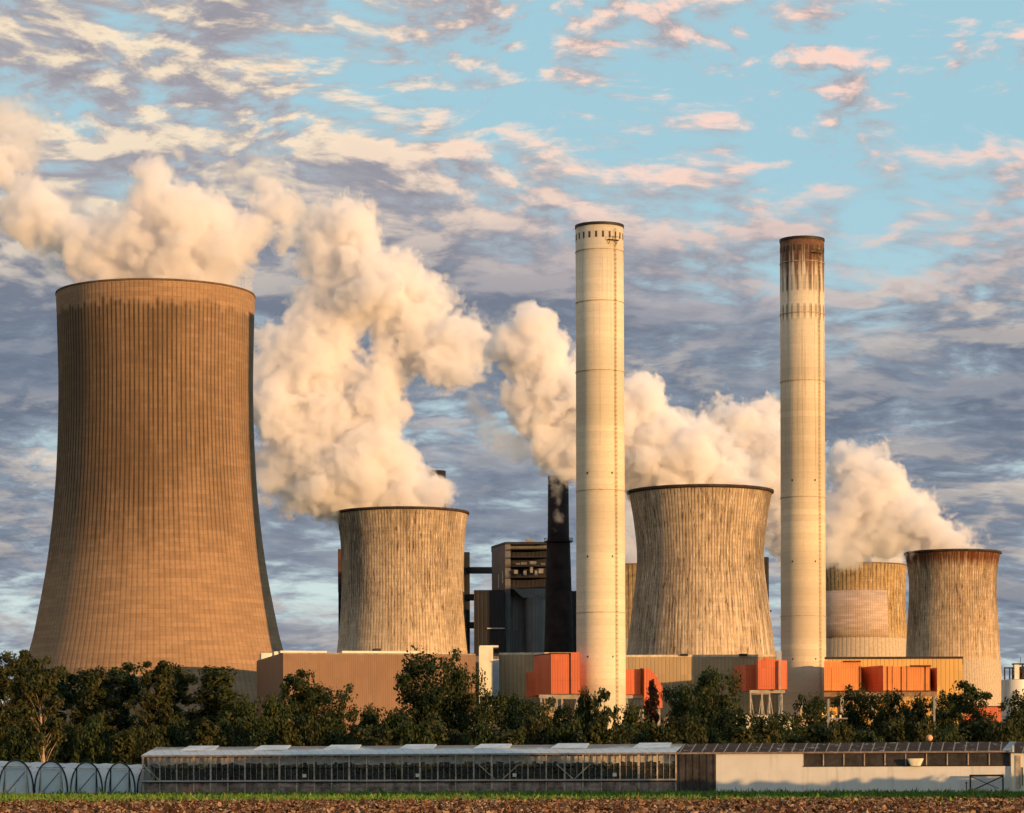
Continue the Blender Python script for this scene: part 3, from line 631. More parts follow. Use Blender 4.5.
# ------------------------------------------------------------------ silo and low sheds on the right
sx = X_(1016, 700, 1000); sr_ = 14.5*1000/F
si = empty('silo', (sx, 1000, 0), 'white steel silo with rooftop frame at the right edge', 'silo')
zt = Z_(1016, 680, 1000)
b = MB(); b.revolve([(sr_, 0), (sr_, zt), (0.01, zt+.2)], 48); b.build('shell', M['white_silo'], si)
b = MB(); b.revolve([(sr_+.01, zt*.62), (sr_+.08, zt*.62), (sr_+.08, zt*.62+.25), (sr_+.01, zt*.62+.25)], 48); b.build('band', M['grey_metal'], si)
def frm(u, z_): return (u*1000/F, -1.5, zt+z_)
b = MB()
for u in (-12, -7, -4, 1, 6, 11):
    b.bar(frm(u, 0.1), frm(u, 4.3 if u < -3 else 5.6), .45)
b.bar(frm(-12.5, 4.2), frm(-3, 4.2), .5); b.bar(frm(-4.5, 5.5), frm(12, 5.5), .6); b.bar(frm(-4, .2), frm(1, 5.4), .3); b.bar(frm(1, .2), frm(6, 5.4), .3); b.bar(frm(-4.2, 2.8), frm(11, 2.8), .35)
b.build('top_frame', M['dark_metal'], si)
b = MB(); b.box((-2.6*.35, -2.5, zt+.2), (2.2*.35, 1, zt+5.3)); b.build('machine_box', M['cream'], si)
MB().bar(frm(4, 5.5), frm(4, 8), .15).build('antenna', M['dark_metal'], si)
b = MB(); b.revolve([(.01, zt+.2), (1.6, zt+.2), (1.6, zt+4.5), (.01, zt+4.9)], 16); o = b.build('filter_drum', M['rust'], si); o.location = (2.8, 0, 0)
rs_ = empty('red_shed', (X_(985,712,1250), 1255, 0), 'low red shed below the rightmost cooling tower', 'shed')
kid(MB().prism(poly([(963,1250),(1001,1250),(1001,1275),(963,1275)]), 0, Z_(990,707,1250)), 'wall', M['red_clad'], rs_)
kid(MB().prism(poly([(962.6,1249.5),(1001.4,1249.5),(1001.4,1275.5),(962.6,1275.5)]), Z_(990,707,1250)+.003, Z_(990,706,1250)), 'roof', M['rust'], rs_)
ws = empty('white_shed', (X_(760,715,800), 803, 0), 'small white shed glimpsed through foliage left of the sooty-topped chimney', 'shed')
kid(MB().prism(poly([(735,800),(768,800),(768,812),(735,812)]), 0, Z_(750,716,800)), 'wall', M['cream'], ws)
kid(MB().prism(poly([(734.5,799.5),(768.5,799.5),(768.5,812.5),(734.5,812.5)]), Z_(750,716,800)+.003, Z_(750,715,800)), 'roof', M['pale_metal'], ws)
ws2 = empty('white_shed', (X_(787,725,760), 763, 0), 'low white shed glimpsed in front of the sooty-topped chimney', 'shed')
kid(MB().prism(poly([(772,760),(796,760),(796,772),(772,772)]), 0, Z_(784,718,760)), 'wall', M['cream'], ws2)
kid(MB().prism(poly([(771.5,759.5),(796.5,759.5),(796.5,772.5),(771.5,772.5)]), Z_(784,718,760)+.003, Z_(784,717,760)), 'roof', M['pale_metal'], ws2)

# ------------------------------------------------------------------ greenhouse range (front line runs slightly towards the camera to the right)
def FY(px): return 262-22*(px-143)/868.0          # depth of the front line at a pixel column
A0 = at(143, 775, FY(143)); A1 = at(1011, 775, FY(1011))
fd = Vector((A1.x-A0.x, A1.y-A0.y, 0)); flen = fd.length; fd /= flen; fn = Vector((-fd.y, fd.x, 0))   # fn points to the back
def ft(px):                                         # distance along the front for a pixel column
    k = (px-HX)/F                                    # X = k*Y on the line A0 + t*fd
    return (k*A0.y-A0.x)/(fd.x-k*fd.y)
def gp(t, dpt, z): v = A0+fd*t+fn*dpt; return Vector((v.x, v.y, z))
def gbox(b, t0, t1, d0, d1, z0, z1, mi=0):
    v = [gp(t, d_, z) for z in (z0, z1) for t, d_ in ((t0,d0),(t1,d0),(t1,d1),(t0,d1))]
    return b.add(v, [(0,3,2,1),(4,5,6,7),(0,1,5,4),(1,2,6,5),(2,3,7,6),(3,0,4,7)], mi)
ZE, ZR, DR, DB = 3.38, 4.30, 3.4, 6.8                # eaves, ridge, ridge depth, back depth
def glass(name, tint, rough, alpha, spec=.5):
    m, g_, out = newmat(name); co = g_.obj()
    f = g_.noise(co, 1.3, 5, .7)
    t = g_.n('ShaderNodeBsdfTransparent'); t.inputs[0].default_value = (*tint, 1)
    p = g_.n('ShaderNodeBsdfPrincipled'); g_.put(p.inputs['Base Color'], g_.mix(f, tuple(k*.35 for k in tint), tuple(k*.6 for k in tint)))
    p.inputs['Roughness'].default_value = rough; p.inputs['Specular IOR Level'].default_value = spec
    mx_ = g_.n('ShaderNodeMixShader'); g_.put(mx_.inputs[0], g_.st(f, .25, .8, alpha*.6, min(1, alpha*1.4)))
    g_.L.new(t.outputs[0], mx_.inputs[1]); g_.L.new(p.outputs[0], mx_.inputs[2]); g_.L.new(mx_.outputs[0], out.inputs[0]); return m
M['pane'] = glass('pane_glass', (.82, .83, .80), .15, .09)
M['roof_glass'] = glass('roof_glass', (.62, .68, .74), .4, .85)
M['dirty_glass'] = glass('dirty_glass', (.16, .14, .13), .35, .8, .25)
M['post'] = plain('post_grey', (0.46, 0.37, 0.29), .6, .3, 2.0, dirt=(.16, .09, .05))
M['gutter'] = plain('gutter', (0.26, 0.20, 0.165), .5, .3, 2.0)
M['kick'] = plain('kick_board', (0.26, 0.19, 0.16), .8, .7, .9, dirt=(.035, .03, .026))
M['white_film'] = plain('white_sheet', (0.74, 0.71, 0.67), .55, .05, .7, dirt=(.52, .48, .43))
M['vent_white'] = plain('vent_white', (0.50, 0.565, 0.62), .6, .18, .8)
tA, tG, tD, tE = 0.0, ft(676), ft(716), flen
gh = empty('greenhouse', gp(tG/2, DR, 0), 'long old glasshouse with ridge vents in front of the trees', 'greenhouse')
def gk(b, name, mat, root=gh, smooth=False): return kid(b, name, mat, root, smooth)
bay = (tG-tA)/30.0
for i in range(31):
    w = .10 if i % 4 else .16
    b = MB(); gbox(b, tA+bay*i-w/2, tA+bay*i+w/2, -.05, .08, 0, ZE); gk(b, 'post', M['post'])
b = MB()
for i in range(30):
    for k in (1, 2): t = tA+bay*(i+k/3.0); gbox(b, t-.014, t+.014, -.01, .03, .9, ZE)
gk(b, 'glazing_bar', M['post'])
for z0, z1, d_, nm, mt in ((ZE-.02, ZE+.14, -.16, 'gutter', M['gutter']), (1.08, 1.22, -.09, 'sill', plain('sill_pale', (.45,.38,.32), .6, .2)), (.96, 1.06, -.07, 'lower_rail', M['dark_metal']), (2.30, 2.34, -.06, 'rail', M['dark_metal'])):
    b = MB(); gbox(b, tA-.1, tG+.05, d_, .1, z0, z1); gk(b, nm, mt)
b = MB(); gbox(b, tA, tG, .02, .05, 0, .955); gk(b, 'kick_board', M['kick'])
b = MB(); gbox(b, tA, tG, -.03, .015, .56, .62); gk(b, 'kick_rail', M['gutter'])
b = MB(); b.add([gp(tA, .045, 1.0), gp(tG, .045, 1.0), gp(tG, .045, ZE), gp(tA, .045, ZE)], [(0,1,2,3)]); gk(b, 'glass_wall', M['pane'])
b = MB(); b.add([gp(tA, DB, 0), gp(tG, DB, 0), gp(tG, DB, ZE), gp(tA, DB, ZE)], [(0,1,2,3)])
b.add([gp(tA, 0.05, 1.0), gp(tA, DB, 1.0), gp(tA, DB, ZE), gp(tA, DR, ZR), gp(tA, .05, ZE)], [(0,1,2,3,4)]); gk(b, 'glass_wall', M['pane'])
b = MB(); 
for k in range(150):
    t = tA+.2+(tG-tA-.4)*k/150; gbox(b, t, t+(tG-tA)/155, .55, .6, 2.55+.28*rnd.random(), ZE-.03-.12*rnd.random())
gk(b, 'shade_curtain', plain('curtain', (.74,.66,.62), .9, .3, 1.8))
# roof: glass slopes with pale patches that let the far slope show, and raised ridge vents
rm_, g_, out_ = newmat('old_roof_glass'); co = g_.obj(); x_, y_, z_ = g_.sep(co)
f = g_.noise(co, .9, 5, .7); f2 = g_.noise(co, .34, 3)
cc = g_.mix(f, (.46, .54, .60), (.74, .80, .85))
ph = g_.m('FRACT', g_.m('DIVIDE', g_.m('ADD', x_, g_.m('MULTIPLY', z_, 1.3)), .8)); bar = g_.st(g_.m('ABSOLUTE', g_.m('SUBTRACT', ph, .5)), .44, .49)
cc = g_.mix(g_.m('MULTIPLY', bar, .5), cc, (.16, .14, .13))
top = g_.m('MULTIPLY', g_.st(g_.m('ADD', z_, g_.m('MULTIPLY', f2, .8)), ZR-.05, ZR+.25), .8)
cc = g_.mix(top, cc, (.15, .10, .075)); pb = principled(g_, out_, cc, .5, spec=.12)
tl = g_.n('ShaderNodeBsdfTranslucent'); g_.put(tl.inputs[0], (.8, .8, .8, 1)); mm = g_.n('ShaderNodeMixShader'); mm.inputs[0].default_value = .22
g_.L.new(pb.outputs[0], mm.inputs[1]); g_.L.new(tl.outputs[0], mm.inputs[2]); g_.L.new(mm.outputs[0], out_.inputs['Surface'])
b = MB(); v = [gp(tA-.15, -.12, ZE+.13), gp(tG, -.12, ZE+.13), gp(tG, DR, ZR), gp(tA-.15, DR, ZR), gp(tA-.15, DB+.1, ZE+.13), gp(tG, DB+.1, ZE+.13)]
b.add(v, [(0,1,2,3), (3,2,5,4)]); o = gk(b, 'roof', rm_)
for px in (189, 262, 333, 409, 485, 563, 646):
    t = ft(px); hw = 1.45; b = MB(); zt = ZR-.08
    b.add([gp(t-hw*1.15, 1.9, ZR-.33), gp(t+hw*1.15, 1.9, ZR-.33), gp(t+hw, DR+.25, zt+.13), gp(t-hw, DR+.25, zt+.13), gp(t-hw*1.15, 1.9, ZR-.29), gp(t+hw*1.15, 1.9, ZR-.29), gp(t+hw, DR+.25, zt+.2), gp(t-hw, DR+.25, zt+.2)],
          [(0,3,2,1),(4,5,6,7),(0,1,5,4),(1,2,6,5),(2,3,7,6),(3,0,4,7)]); gk(b, 'roof_vent', M['vent_white'])
for px, sg in ((152, 1), (487, 1), (511, -1), (565, 1), (583, -1)):
    t = ft(px); b = MB(); b.bar(gp(t-sg*.75, -.09, 2.55), gp(t+sg*.75, -.09, 1.25), .07); gk(b, 'brace', M['post'])
for px in (305, 418, 515, 615):
    t = ft(px); b = MB(); gbox(b, t-.16, t+.16, -.2, -.06, 1.45, 1.75); gk(b, 'control_box', M['cream'])
# dark end bay
deb = MB(); gbox(deb, tG+.06, tD-.02, 0, .05, 0, ZE-.02)
eb = kid(deb, 'dark_bay', M['dirty_glass'], gh)
b = MB(); gbox(b, tG+.06, tD-.02, .5, .6, 0, ZE-.05); gk(b, 'inner_screen', plain('inner_screen', (.05,.035,.025), .9, .6, 1.2, dirt=(.12,.07,.04)))
for k in range(6):
    b = MB(); t = tG+.3+k*(tD-tG-.5)/5; gbox(b, t-.03, t+.03, -.04, 0, 0, ZE-.02); gk(b, 'mullion', M['dark_metal'])
# crop inside
n = 26000; t = tA+.6+(tG-tA-1.2)*rs.rand(n); dp = .5+5.2*rs.rand(n); zz = .1+2.2*rs.rand(n)**.8; zz *= .85+.15*np.sin(t*2.3)
c = np.stack([A0.x+fd.x*t+fn.x*dp, A0.y+fd.y*t+fn.y*dp, zz], 1); aa = rs.randn(n, 3)*.13; bb = rs.randn(n, 3)*.13
tag(quads_mesh('greenhouse_crop', np.stack([c-aa, c-bb, c+aa, c+bb], 1), litter('crop_leaf', (.006,.012,.005), (.026,.040,.014))), 'dark leafy crop filling the inside of the long old glasshouse', 'crop', kind='stuff')

# ------------------------------------------------------------------ white-walled packing shed with the brown roof
pk = empty('packing_shed', gp((tD+tE)/2, DR, 0), 'white walled shed with brown sheet roof, joined to the right end of the glasshouse', 'shed')
tw = ft(803)
zw0, zw1 = 2.28, 3.25
b = MB(); gbox(b, tD, tw, 0, .2, 0, ZE-.02); gbox(b, tw, tE, 0, .2, 0, zw0); gk(b, 'white_wall', M['white_film'], pk)
b = MB(); gbox(b, tD, tD+.15, .21, DB, 0, ZE-.03); gbox(b, tE-.2, tE, .21, DB, 0, ZE-.03); gbox(b, tD, tE, DB, DB+.2, 0, ZE-.03); gk(b, 'rear_wall', M['kick'], pk)
b = MB(); gbox(b, tw, tE-.05, .09, .12, zw0, zw1+.1); gk(b, 'window_band', M['dirty_glass'], pk)
b = MB(); gbox(b, tw, tE-.05, 1.2, 1.3, zw0-.5, zw1+.1); gk(b, 'inner_screen', bpy.data.materials['inner_screen'], pk)
for k in range(11):
    t = tw+(tE-.05-tw)*k/10; b = MB(); gbox(b, t-.04, t+.04, .02, .088, zw0, zw1+.05); gk(b, 'mullion', M['post'], pk)
b = MB(); gbox(b, tw-.02, tE, -.03, .0, zw0-.07, zw0+.02); gk(b, 'sill', M['dark_metal'], pk)
b = MB(); gbox(b, tG+.05, tE+.1, -.16, .1, ZE-.02, ZE+.13); gk(b, 'gutter', M['gutter'], pk)
pr, g_, out_ = newmat('brown_roof'); co = g_.obj(); x_, y_, z_ = g_.sep(co)
u = g_.m('ADD', g_.m('MULTIPLY', x_, 1.0), g_.m('MULTIPLY', z_, -.9)); f = g_.noise(co, 1.1, 6, .75); f3 = g_.noise(g_.comb(g_.m('FLOOR', g_.m('DIVIDE', u, .95)), 0.0, 0.0), 5.1, 0)
cc = g_.mix(f3, (.030,.021,.017), (.075,.052,.042)); cc = g_.mix(g_.st(f, .57, .66, 0, .85), cc, (.40,.35,.31))
ph = g_.m('ABSOLUTE', g_.m('SUBTRACT', g_.m('FRACT', g_.m('DIVIDE', u, .95)), .5)); cc = g_.mix(g_.st(ph, .42, .48, 0, .8), cc, (.34,.29,.26))
principled(g_, out_, cc, .85, spec=.08)
b = MB(); b.add([gp(tG+.003, -.12, ZE+.13), gp(tE+.1, -.12, ZE+.13), gp(tE+.1, DR, ZR), gp(tG+.003, DR, ZR), gp(tG+.003, DB+.1, ZE+.13), gp(tE+.1, DB+.1, ZE+.13)], [(0,1,2,3),(3,2,5,4)])
gk(b, 'roof', pr, pk)
b = MB(); b.add([gp(tE-.75, -.13, ZE+.145), gp(tE+.0, -.13, ZE+.145), gp(tE+.12, DR, ZR+.02), gp(tE-.45, DR, ZR+.02)], [(0,1,2,3)]); gk(b, 'roof_light', M['roof_glass'], pk)
t = ft(916); b = MB()
pf = [(.42, 0), (.62, .42), (.70, .62), (.66, .62), (.4, .06), (.01, .05)]
b.revolve(pf, 20); o = b.build('wall_basin', M['cream']); o.location = gp(t, -.28, zw0-.02); o.scale = (1, .35, 1)
tag(o, 'small pale basin hung on the dark window band of the white shed', 'basin')
# end porch at the right edge
pe = empty('entrance_annex', gp(tE+1.6, 1, 0), 'cream annex with tall glazed panel at the far right edge', 'annex')
b = MB(); gbox(b, tE+.03, tE+4.2, -.25, 5.5, 0, ZE-.1); gk(b, 'wall', M['cream'], pe)
b = MB(); b.add([gp(tE+.1, -.4, ZE-.09), gp(tE+4.4, -.4, ZE-.09), gp(tE+4.4, 3, ZR), gp(tE+.1, 3, ZR), gp(tE+.1, 6, ZE-.09), gp(tE+4.4, 6, ZE-.09)], [(0,1,2,3),(3,2,5,4)]); gk(b, 'roof', pr, pe)
b = MB(); gbox(b, tE+.16, tE+.32, -.42, -.39, ZE-.02, ZE+.55); gk(b, 'verge_trim', M['vent_white'], pe)
t0_ = ft(1016); b = MB(); gbox(b, t0_, t0_+.42, -.31, -.255, .3, 3.1); fr = gk(b, 'window', M['post'], pe)
for k in range(4):
    b = MB(); gbox(b, t0_+.06, t0_+.36, -.325, -.312, .38+k*.68, .38+k*.68+.6); o = b.build('pane', M['dirty_glass'], fr); o.matrix_parent_inverse = (Matrix.Translation(pe.location)).inverted()
b = MB(); gbox(b, t0_+.52, t0_+.6, -.30, -.255, .55, 2.1); gk(b, 'door_edge', M['dark_metal'], pe)
# metal stand leaning in front of the white wall
ms = empty('metal_rack', gp(ft(988), -.8, 0), 'dark square metal frame with crossed braces standing before the white wall', 'frame')
ta, tb = ft(971.5), ft(1004)
for t_ in (ta, tb):
    b = MB(); b.bar(gp(t_, -.8, 0), gp(t_, -.8, 1.42), .12); gk(b, 'upright', M['dark_metal'], ms)
b = MB(); b.bar(gp(ta-.06, -.8, 1.42), gp(tb+.06, -.8, 1.42), .16); gk(b, 'top_bar', M['dark_metal'], ms)
b = MB(); b.bar(gp(ta, -.74, 1.36), gp(tb-.35, -.74, .3), .09); gk(b, 'brace', M['grey_metal'], ms)
b = MB(); b.bar(gp(ta+.35, -.86, .25), gp(tb, -.86, 1.36), .10); gk(b, 'brace', M['dark_metal'], ms)
b = MB(); b.tube([gp(ft(967.5), -.7, 0), gp(ft(967.3), -.7, .8)], .045, 8); b.tube([gp(ft(967.3), -.7, .72), gp(ft(967.3), -.7, .9)], .07, 8)
tag(b.build('marker_post', M['dark_metal']), 'short dark post beside the square metal frame', 'post')
# orange lamp head on a pole behind the brown roof
lp = empty('beacon_pole', (at(929.5, 745, 258).x, 258, 0), 'short pole with pale orange round head above the brown roof', 'pole')
b = MB(); b.tube([(0,0,0), (0,0,Z_(929,741,258))], .06, 8); b.build('pole', M['dark_metal'], lp)
b = MB(); r_ = .3; b.revolve([(.01, -r_)]+[(r_*math.sin(a), -r_*math.cos(a)) for a in np.linspace(.2, math.pi-.2, 8)]+[(.01, r_)], 14)
o = b.build('head', plain('beacon_orange', (.65,.33,.16), .5), lp, True); o.location = (0, 0, Z_(929,738,258))

# ------------------------------------------------------------------ polytunnels
film, g_, out_ = newmat('tunnel_film'); co = g_.obj(); f = g_.noise(co, .8, 5, .65); f2 = g_.noise(co, 5, 4, .7)
cc = g_.mix(f, (.72,.75,.78), (.92,.93,.94)); cc = g_.mix(g_.st(f2, .55, .75, 0, .4), cc, (.3,.3,.3))
p = g_.n('ShaderNodeBsdfPrincipled'); g_.put(p.inputs['Base Color'], cc); p.inputs['Roughness'].default_value = .38
tr = g_.n('ShaderNodeBsdfTranslucent'); g_.put(tr.inputs[0], cc); tp = g_.n('ShaderNodeBsdfTransparent')
m1 = g_.n('ShaderNodeMixShader'); m1.inputs[0].default_value = .35; m2 = g_.n('ShaderNodeMixShader'); m2.inputs[0].default_value = .14
g_.L.new(p.outputs[0], m1.inputs[1]); g_.L.new(tr.outputs[0], m1.inputs[2]); g_.L.new(m1.outputs[0], m2.inputs[1]); g_.L.new(tp.outputs[0], m2.inputs[2]); g_.L.new(m2.outputs[0], out_.inputs[0])
M['film'] = film
TL = ['leftmost polytunnel, cut by the left edge of the photo', 'second polytunnel from the left edge', 'middle polytunnel of the row of five', 'fourth polytunnel, with its full arch showing nearest the glasshouse', 'polytunnel mostly hidden behind the left end of the glasshouse']
HOOP = plain('hoop_black', (.02,.02,.022), .5)
for i, (px, py, hw) in enumerate(((16, 760.5, 17), (51, 761.5, 16), (86.5, 762.5, 15.5), (120, 763, 14.8), (152, 764, 14.5))):
    Y = 246+i*4.5; s = Y/F; p0 = at(px, 775, Y); rx = hw*s*1.06; rz = Z_(px, py, Y)
    pt = empty('polytunnel', (p0.x, Y, 0), TL[i], 'polytunnel', 'row of polytunnels'); pt.rotation_euler = (0, 0, R(27))
    prof = [(rx*math.cos(a)*(1.0 if math.sin(a) > .35 else 1.0), rz*math.sin(a)**.8) for a in np.linspace(0, math.pi, 25)]
    Lt = 14.0
    b = MB(); b.v = [(x, y, z) for y in np.linspace(.05, Lt, 8) for x, z in prof]
    for j in range(7):
        for k in range(24): b.f.append((j*25+k, j*25+k+1, (j+1)*25+k+1, (j+1)*25+k)); b.mi.append(0)
    for j in range(1, 7):
        for k in range(25):
            x, y, z = b.v[j*25+k]; b.v[j*25+k] = (x*(1-.02*(j % 2)), y, z*(1-.025*(j % 2)))
    b.build('cover', M['film'], pt, True)
    for yy in (0, Lt/2, Lt):
        b = MB(); b.tube([(x*1.01, yy, z*1.01) for x, z in prof], .075 if yy == 0 else .03, 6); b.build('hoop', HOOP, pt, True)
    dw = rx*.62; dh = rz*.80
    b = MB(); n_ = len(prof); inner = [(-dw, 0), (-dw, dh), (dw, dh), (dw, 0)]
    up = [(x, z) for x, z in prof if z >= dh]; b.add([(x, .06, z) for x, z in up]+[(dw if up[0][0] > 0 else -dw, .06, dh)]*0, [tuple(range(len(up)))])
    for sg in (1, -1):
        side = [(x, z) for x, z in prof if x*sg > dw*1.0 and z < dh]
        side = side if sg > 0 else side[::-1]
        pl = [(sg*dw, 0)]+side+[(sg*dw, dh)]
        b.add([(x, .06, z) for x, z in pl], [tuple(range(len(pl)))])
    b.build('end_panel', M['film'], pt)
    b = MB(); b.add([(-dw, .35, .05), (dw, .35, .05), (dw, .35, dh-.05), (-dw, .35, dh-.05)], [(0,1,2,3)]); b.build('door_film', M['film'], pt)
    wood = M['post'] if i < 2 else HOOP
    for sg in (1, -1):
        b = MB(); b.bar((sg*dw, .02, 0), (sg*dw, .02, dh+.05), .10); b.build('door_post', wood, pt)
        b = MB(); b.bar((sg*dw, .0, dh*.9), (sg*(dw+.18), .0, .05), .05); b.build('tie', HOOP, pt)
    b = MB(); b.bar((-rx*.86, .02, dh+.05), (rx*.86, .02, dh+.05), .10 if i < 2 else .06); b.build('lintel', M['post'], pt)
    b = MB(); b.bar((-dw*.75, .2, .25), (dw*.9, .2, dh*.85), .055); b.build('diagonal', HOOP, pt)

# ------------------------------------------------------------------ masts
def mast(px, pyt, Y, label, arm=True):
    root = empty('line_mast', (X_(px, 730, Y), Y, 0), label, 'mast')
    zt = Z_(px, pyt, Y); s = Y/F
    b = MB(); b.bar((0,0,0), (0,0,zt), .22); b.build('pole', M['grey_metal'], root)
    if arm:
        b = MB(); b.bar((-1*s, 0, Z_(px,718.5,Y)), (19*s, 0, Z_(px,718.5,Y)), .14); b.bar((3*s, 0, Z_(px,726,Y)), (9*s, 0, Z_(px,720,Y)), .12); b.bar((-1*s,0,Z_(px,722,Y)), (1.5*s,0,Z_(px,717,Y)), .3)
        b.build('arm', M['grey_metal'], root)
        for k in (4, 12): MB().bar((k*s, 0, Z_(px,718,Y)), (k*s, 0, Z_(px,715,Y)), .18).build('insulator', M['cream'], root)
    return root
mast(828.5, 699, 300, 'railway mast with side arm among the trees below the sooty-topped chimney')
mast(873.5, 705, 420, 'short bare mast among the trees under the zigzag ducts', False)
mast(934.3, 697, 330, 'plain pole among the trees below the right end of the zigzag ducts', False)

# ------------------------------------------------------------------ trees
leafm = []
def leaf_mat(name, a, b_, gold):
    m, g_, out_ = newmat(name); geo = g_.n('ShaderNodeNewGeometry').outputs['Random Per Island']; oi = g_.n('ShaderNodeObjectInfo').outputs['Random']
    co = g_.obj(); cl = g_.noise(co, .55, 2)
    c = g_.mix(geo, a, b_); c = g_.mix(g_.st(cl, .45, .65, 0, .55), c, gold); c = g_.mix(g_.m('MULTIPLY', oi, .35), c, tuple(k*.6 for k in a))
    p = g_.n('ShaderNodeBsdfPrincipled'); g_.put(p.inputs['Base Color'], c); p.inputs['Roughness'].default_value = .65; p.inputs['Specular IOR Level'].default_value = .2
    t = g_.n('ShaderNodeBsdfTranslucent'); g_.put(t.inputs[0], c); mx_ = g_.n('ShaderNodeMixShader'); mx_.inputs[0].default_value = .22
    g_.L.new(p.outputs[0], mx_.inputs[1]); g_.L.new(t.outputs[0], mx_.inputs[2]); g_.L.new(mx_.outputs[0], out_.inputs[0]); return m
LG = leaf_mat('leaf_green', (.012,.024,.007), (.040,.062,.014), (.080,.076,.018))
LO = leaf_mat('leaf_olive', (.017,.025,.007), (.058,.066,.016), (.12,.098,.024))
LR = leaf_mat('leaf_russet', (.06,.016,.008), (.14,.045,.018), (.12,.06,.02))
BARK = plain('bark', (.10,.075,.055), .9, .4, 1.2); BARKP = plain('bark_pale', (.36,.26,.18), .85, .3, 1.2)
def tree_meshes(seed, h, w, base, shape, nclump, nleaf, size, trunk_r, bark, leaf, droop=.0):
    """tapered trunk with limbs, crown of leaf clumps carried by the limbs"""
    rr = np.random.RandomState(seed); b = MB(); bend = rr.randn(2)*.03*h
    def axis(t): return Vector((bend[0]*t*t+.05*h*math.sin(t*4+seed)*.25, bend[1]*t*t, h*.93*t))
    b.tube([axis(t) for t in np.linspace(0, 1, 9)], trunk_r, 7, trunk_r*.12)
    cents = []
    for i in range(nclump):
        u = (i+.5)/nclump; t = base+(1-base)*u**.9
        if shape == 'round': rad = math.sqrt(max(.03, 1-((t-(.5+.5*base))/(.56*(1-base)))**2))
        elif shape == 'cone': rad = (1.05-(t-base)/(1-base))**.8*.95
        elif shape == 'column': rad = .55+.45*math.sin(min(1, max(0, (t-base)/(1-base)))*math.pi)**.6
        else: rad = .6+.5*math.sin((t-base)/(1-base)*math.pi)
        ang = i*2.39996+rr.randn()*.5; q = (.35+.65*math.sqrt(rr.rand()))*rad*w/2*(1+.22*rr.randn())
        a0 = axis(max(.05, t-.12-.1*rr.rand())); tip = axis(min(1, t))+Vector((math.cos(ang)*q, math.sin(ang)*q, h*.03*rr.randn()))
        mid = (a0+tip)/2+Vector((0, 0, h*.02)); b.tube([a0, mid, tip], trunk_r*.32*(1.05-t), 4, trunk_r*.05)
        cents.append((tip, rad))
    for k in range(int(nclump*.45)):
        t = base+(1-base)*rr.rand(); cents.append((axis(t)+Vector(rr.randn(3)*w*.10), .8))
    V = []
    per = nleaf//len(cents)
    for c, rad in cents:
        k = max(10, int(per*(.5+rr.rand()))); cr_ = w*.135*(.6+.75*rr.rand())
        dirs = rr.randn(k, 3); dirs /= np.linalg.norm(dirs, axis=1)[:, None]
        pos = np.array(c)+dirs*(cr_*rr.rand(k)**.45)[:, None]*np.array([1.1, 1.1, .8])
        n_ = dirs+rr.randn(k, 3)*.7+np.array([0, 0, .3]); n_ /= np.linalg.norm(n_, axis=1)[:, None]
        a = np.cross(n_, rr.randn(k, 3)); a /= np.linalg.norm(a, axis=1)[:, None]; bb = np.cross(n_, a)
        sz = size*(.5+.9*rr.rand(k))[:, None]
        V.append(np.stack([pos-a*sz*.5, pos-bb*sz*.34+n_*sz*.08, pos+a*sz*.5, pos+bb*sz*.34+n_*sz*.08], 1))
    V = np.concatenate(V); V[..., 2] = np.maximum(V[..., 2], .05)
    return b, V
_proto = {}
def proto(kind):
    if kind in _proto: return _proto[kind]
    P = dict(pale=(17, 15, 6.2, .34, 'column', 50, 6500, .42, .34, BARKP, LO), tall1=(11, 16, 6.4, .26, 'column', 58, 9500, .42, .22, BARKP, LO), tall2=(23, 16, 6.6, .20, 'column', 62, 9500, .42, .24, BARK, LO), tall3=(31, 16, 7.4, .16, 'round', 60, 9500, .42, .24, BARK, LG),
             cone=(41, 15, 8.2, .12, 'cone', 64, 10500, .42, .24, BARK, LO), broad1=(53, 15, 11, .16, 'round', 70, 12500, .45, .3, BARK, LG), broad2=(67, 14, 12, .12, 'round', 72, 12500, .45, .3, BARKP, LG),
             small=(71, 9, 8, .10, 'round', 46, 7500, .42, .18, BARK, LG), sparse=(83, 9, 4.6, .22, 'column', 26, 2100, .42, .12, BARK, LG), russet=(97, 9, 4.2, .2, 'cone', 26, 2400, .40, .12, BARK, LR),
             shrub1=(101, 5.2, 6.2, .05, 'round', 34, 5200, .36, .10, BARK, LO), shrub2=(103, 5.0, 6.8, .05, 'round', 36, 5200, .36, .10, BARK, LG), shrub3=(107, 5.6, 5.4, .04, 'cone', 32, 4800, .36, .10, BARK, LO))[kind]
    seed, h, w, base, shape, nc, nl, sz, tr_, bark, leaf = P
    b, V = tree_meshes(seed, h, w, base, shape, nc, nl, sz, tr_, bark, leaf)
    me = bpy.data.meshes.new('trunk'); me.from_pydata(b.v, [], b.f); me.materials.append(bark); me.polygons.foreach_set('use_smooth', [True]*len(me.polygons))
    t = quads_mesh('crown', V, leaf); cme = t.data; bpy.data.objects.remove(t)
    zmax = float(np.percentile(V[..., 2], 99.7)); wid = float(np.percentile(np.abs(V[..., :2]), 97))
    _proto[kind] = (me, cme, zmax, wid); return _proto[kind]
def plant(name, kind, px, pyt, half, Y, label, cat, group, rot):
    tm, cm, zmax, wid = proto(kind); p = at(px, 775, Y)
    root = empty(name, (p.x, Y, 0), label, cat, group); sz = Z_(px, pyt, Y)/zmax; sx = half*Y/F/wid
    root.scale = (sx, sx, sz); root.rotation_euler = (0, 0, rot)
    for nm, me in (('trunk', tm), ('crown', cm)):
        o = bpy.data.objects.new(nm, me); COL.objects.link(o); o.parent = root
    return root
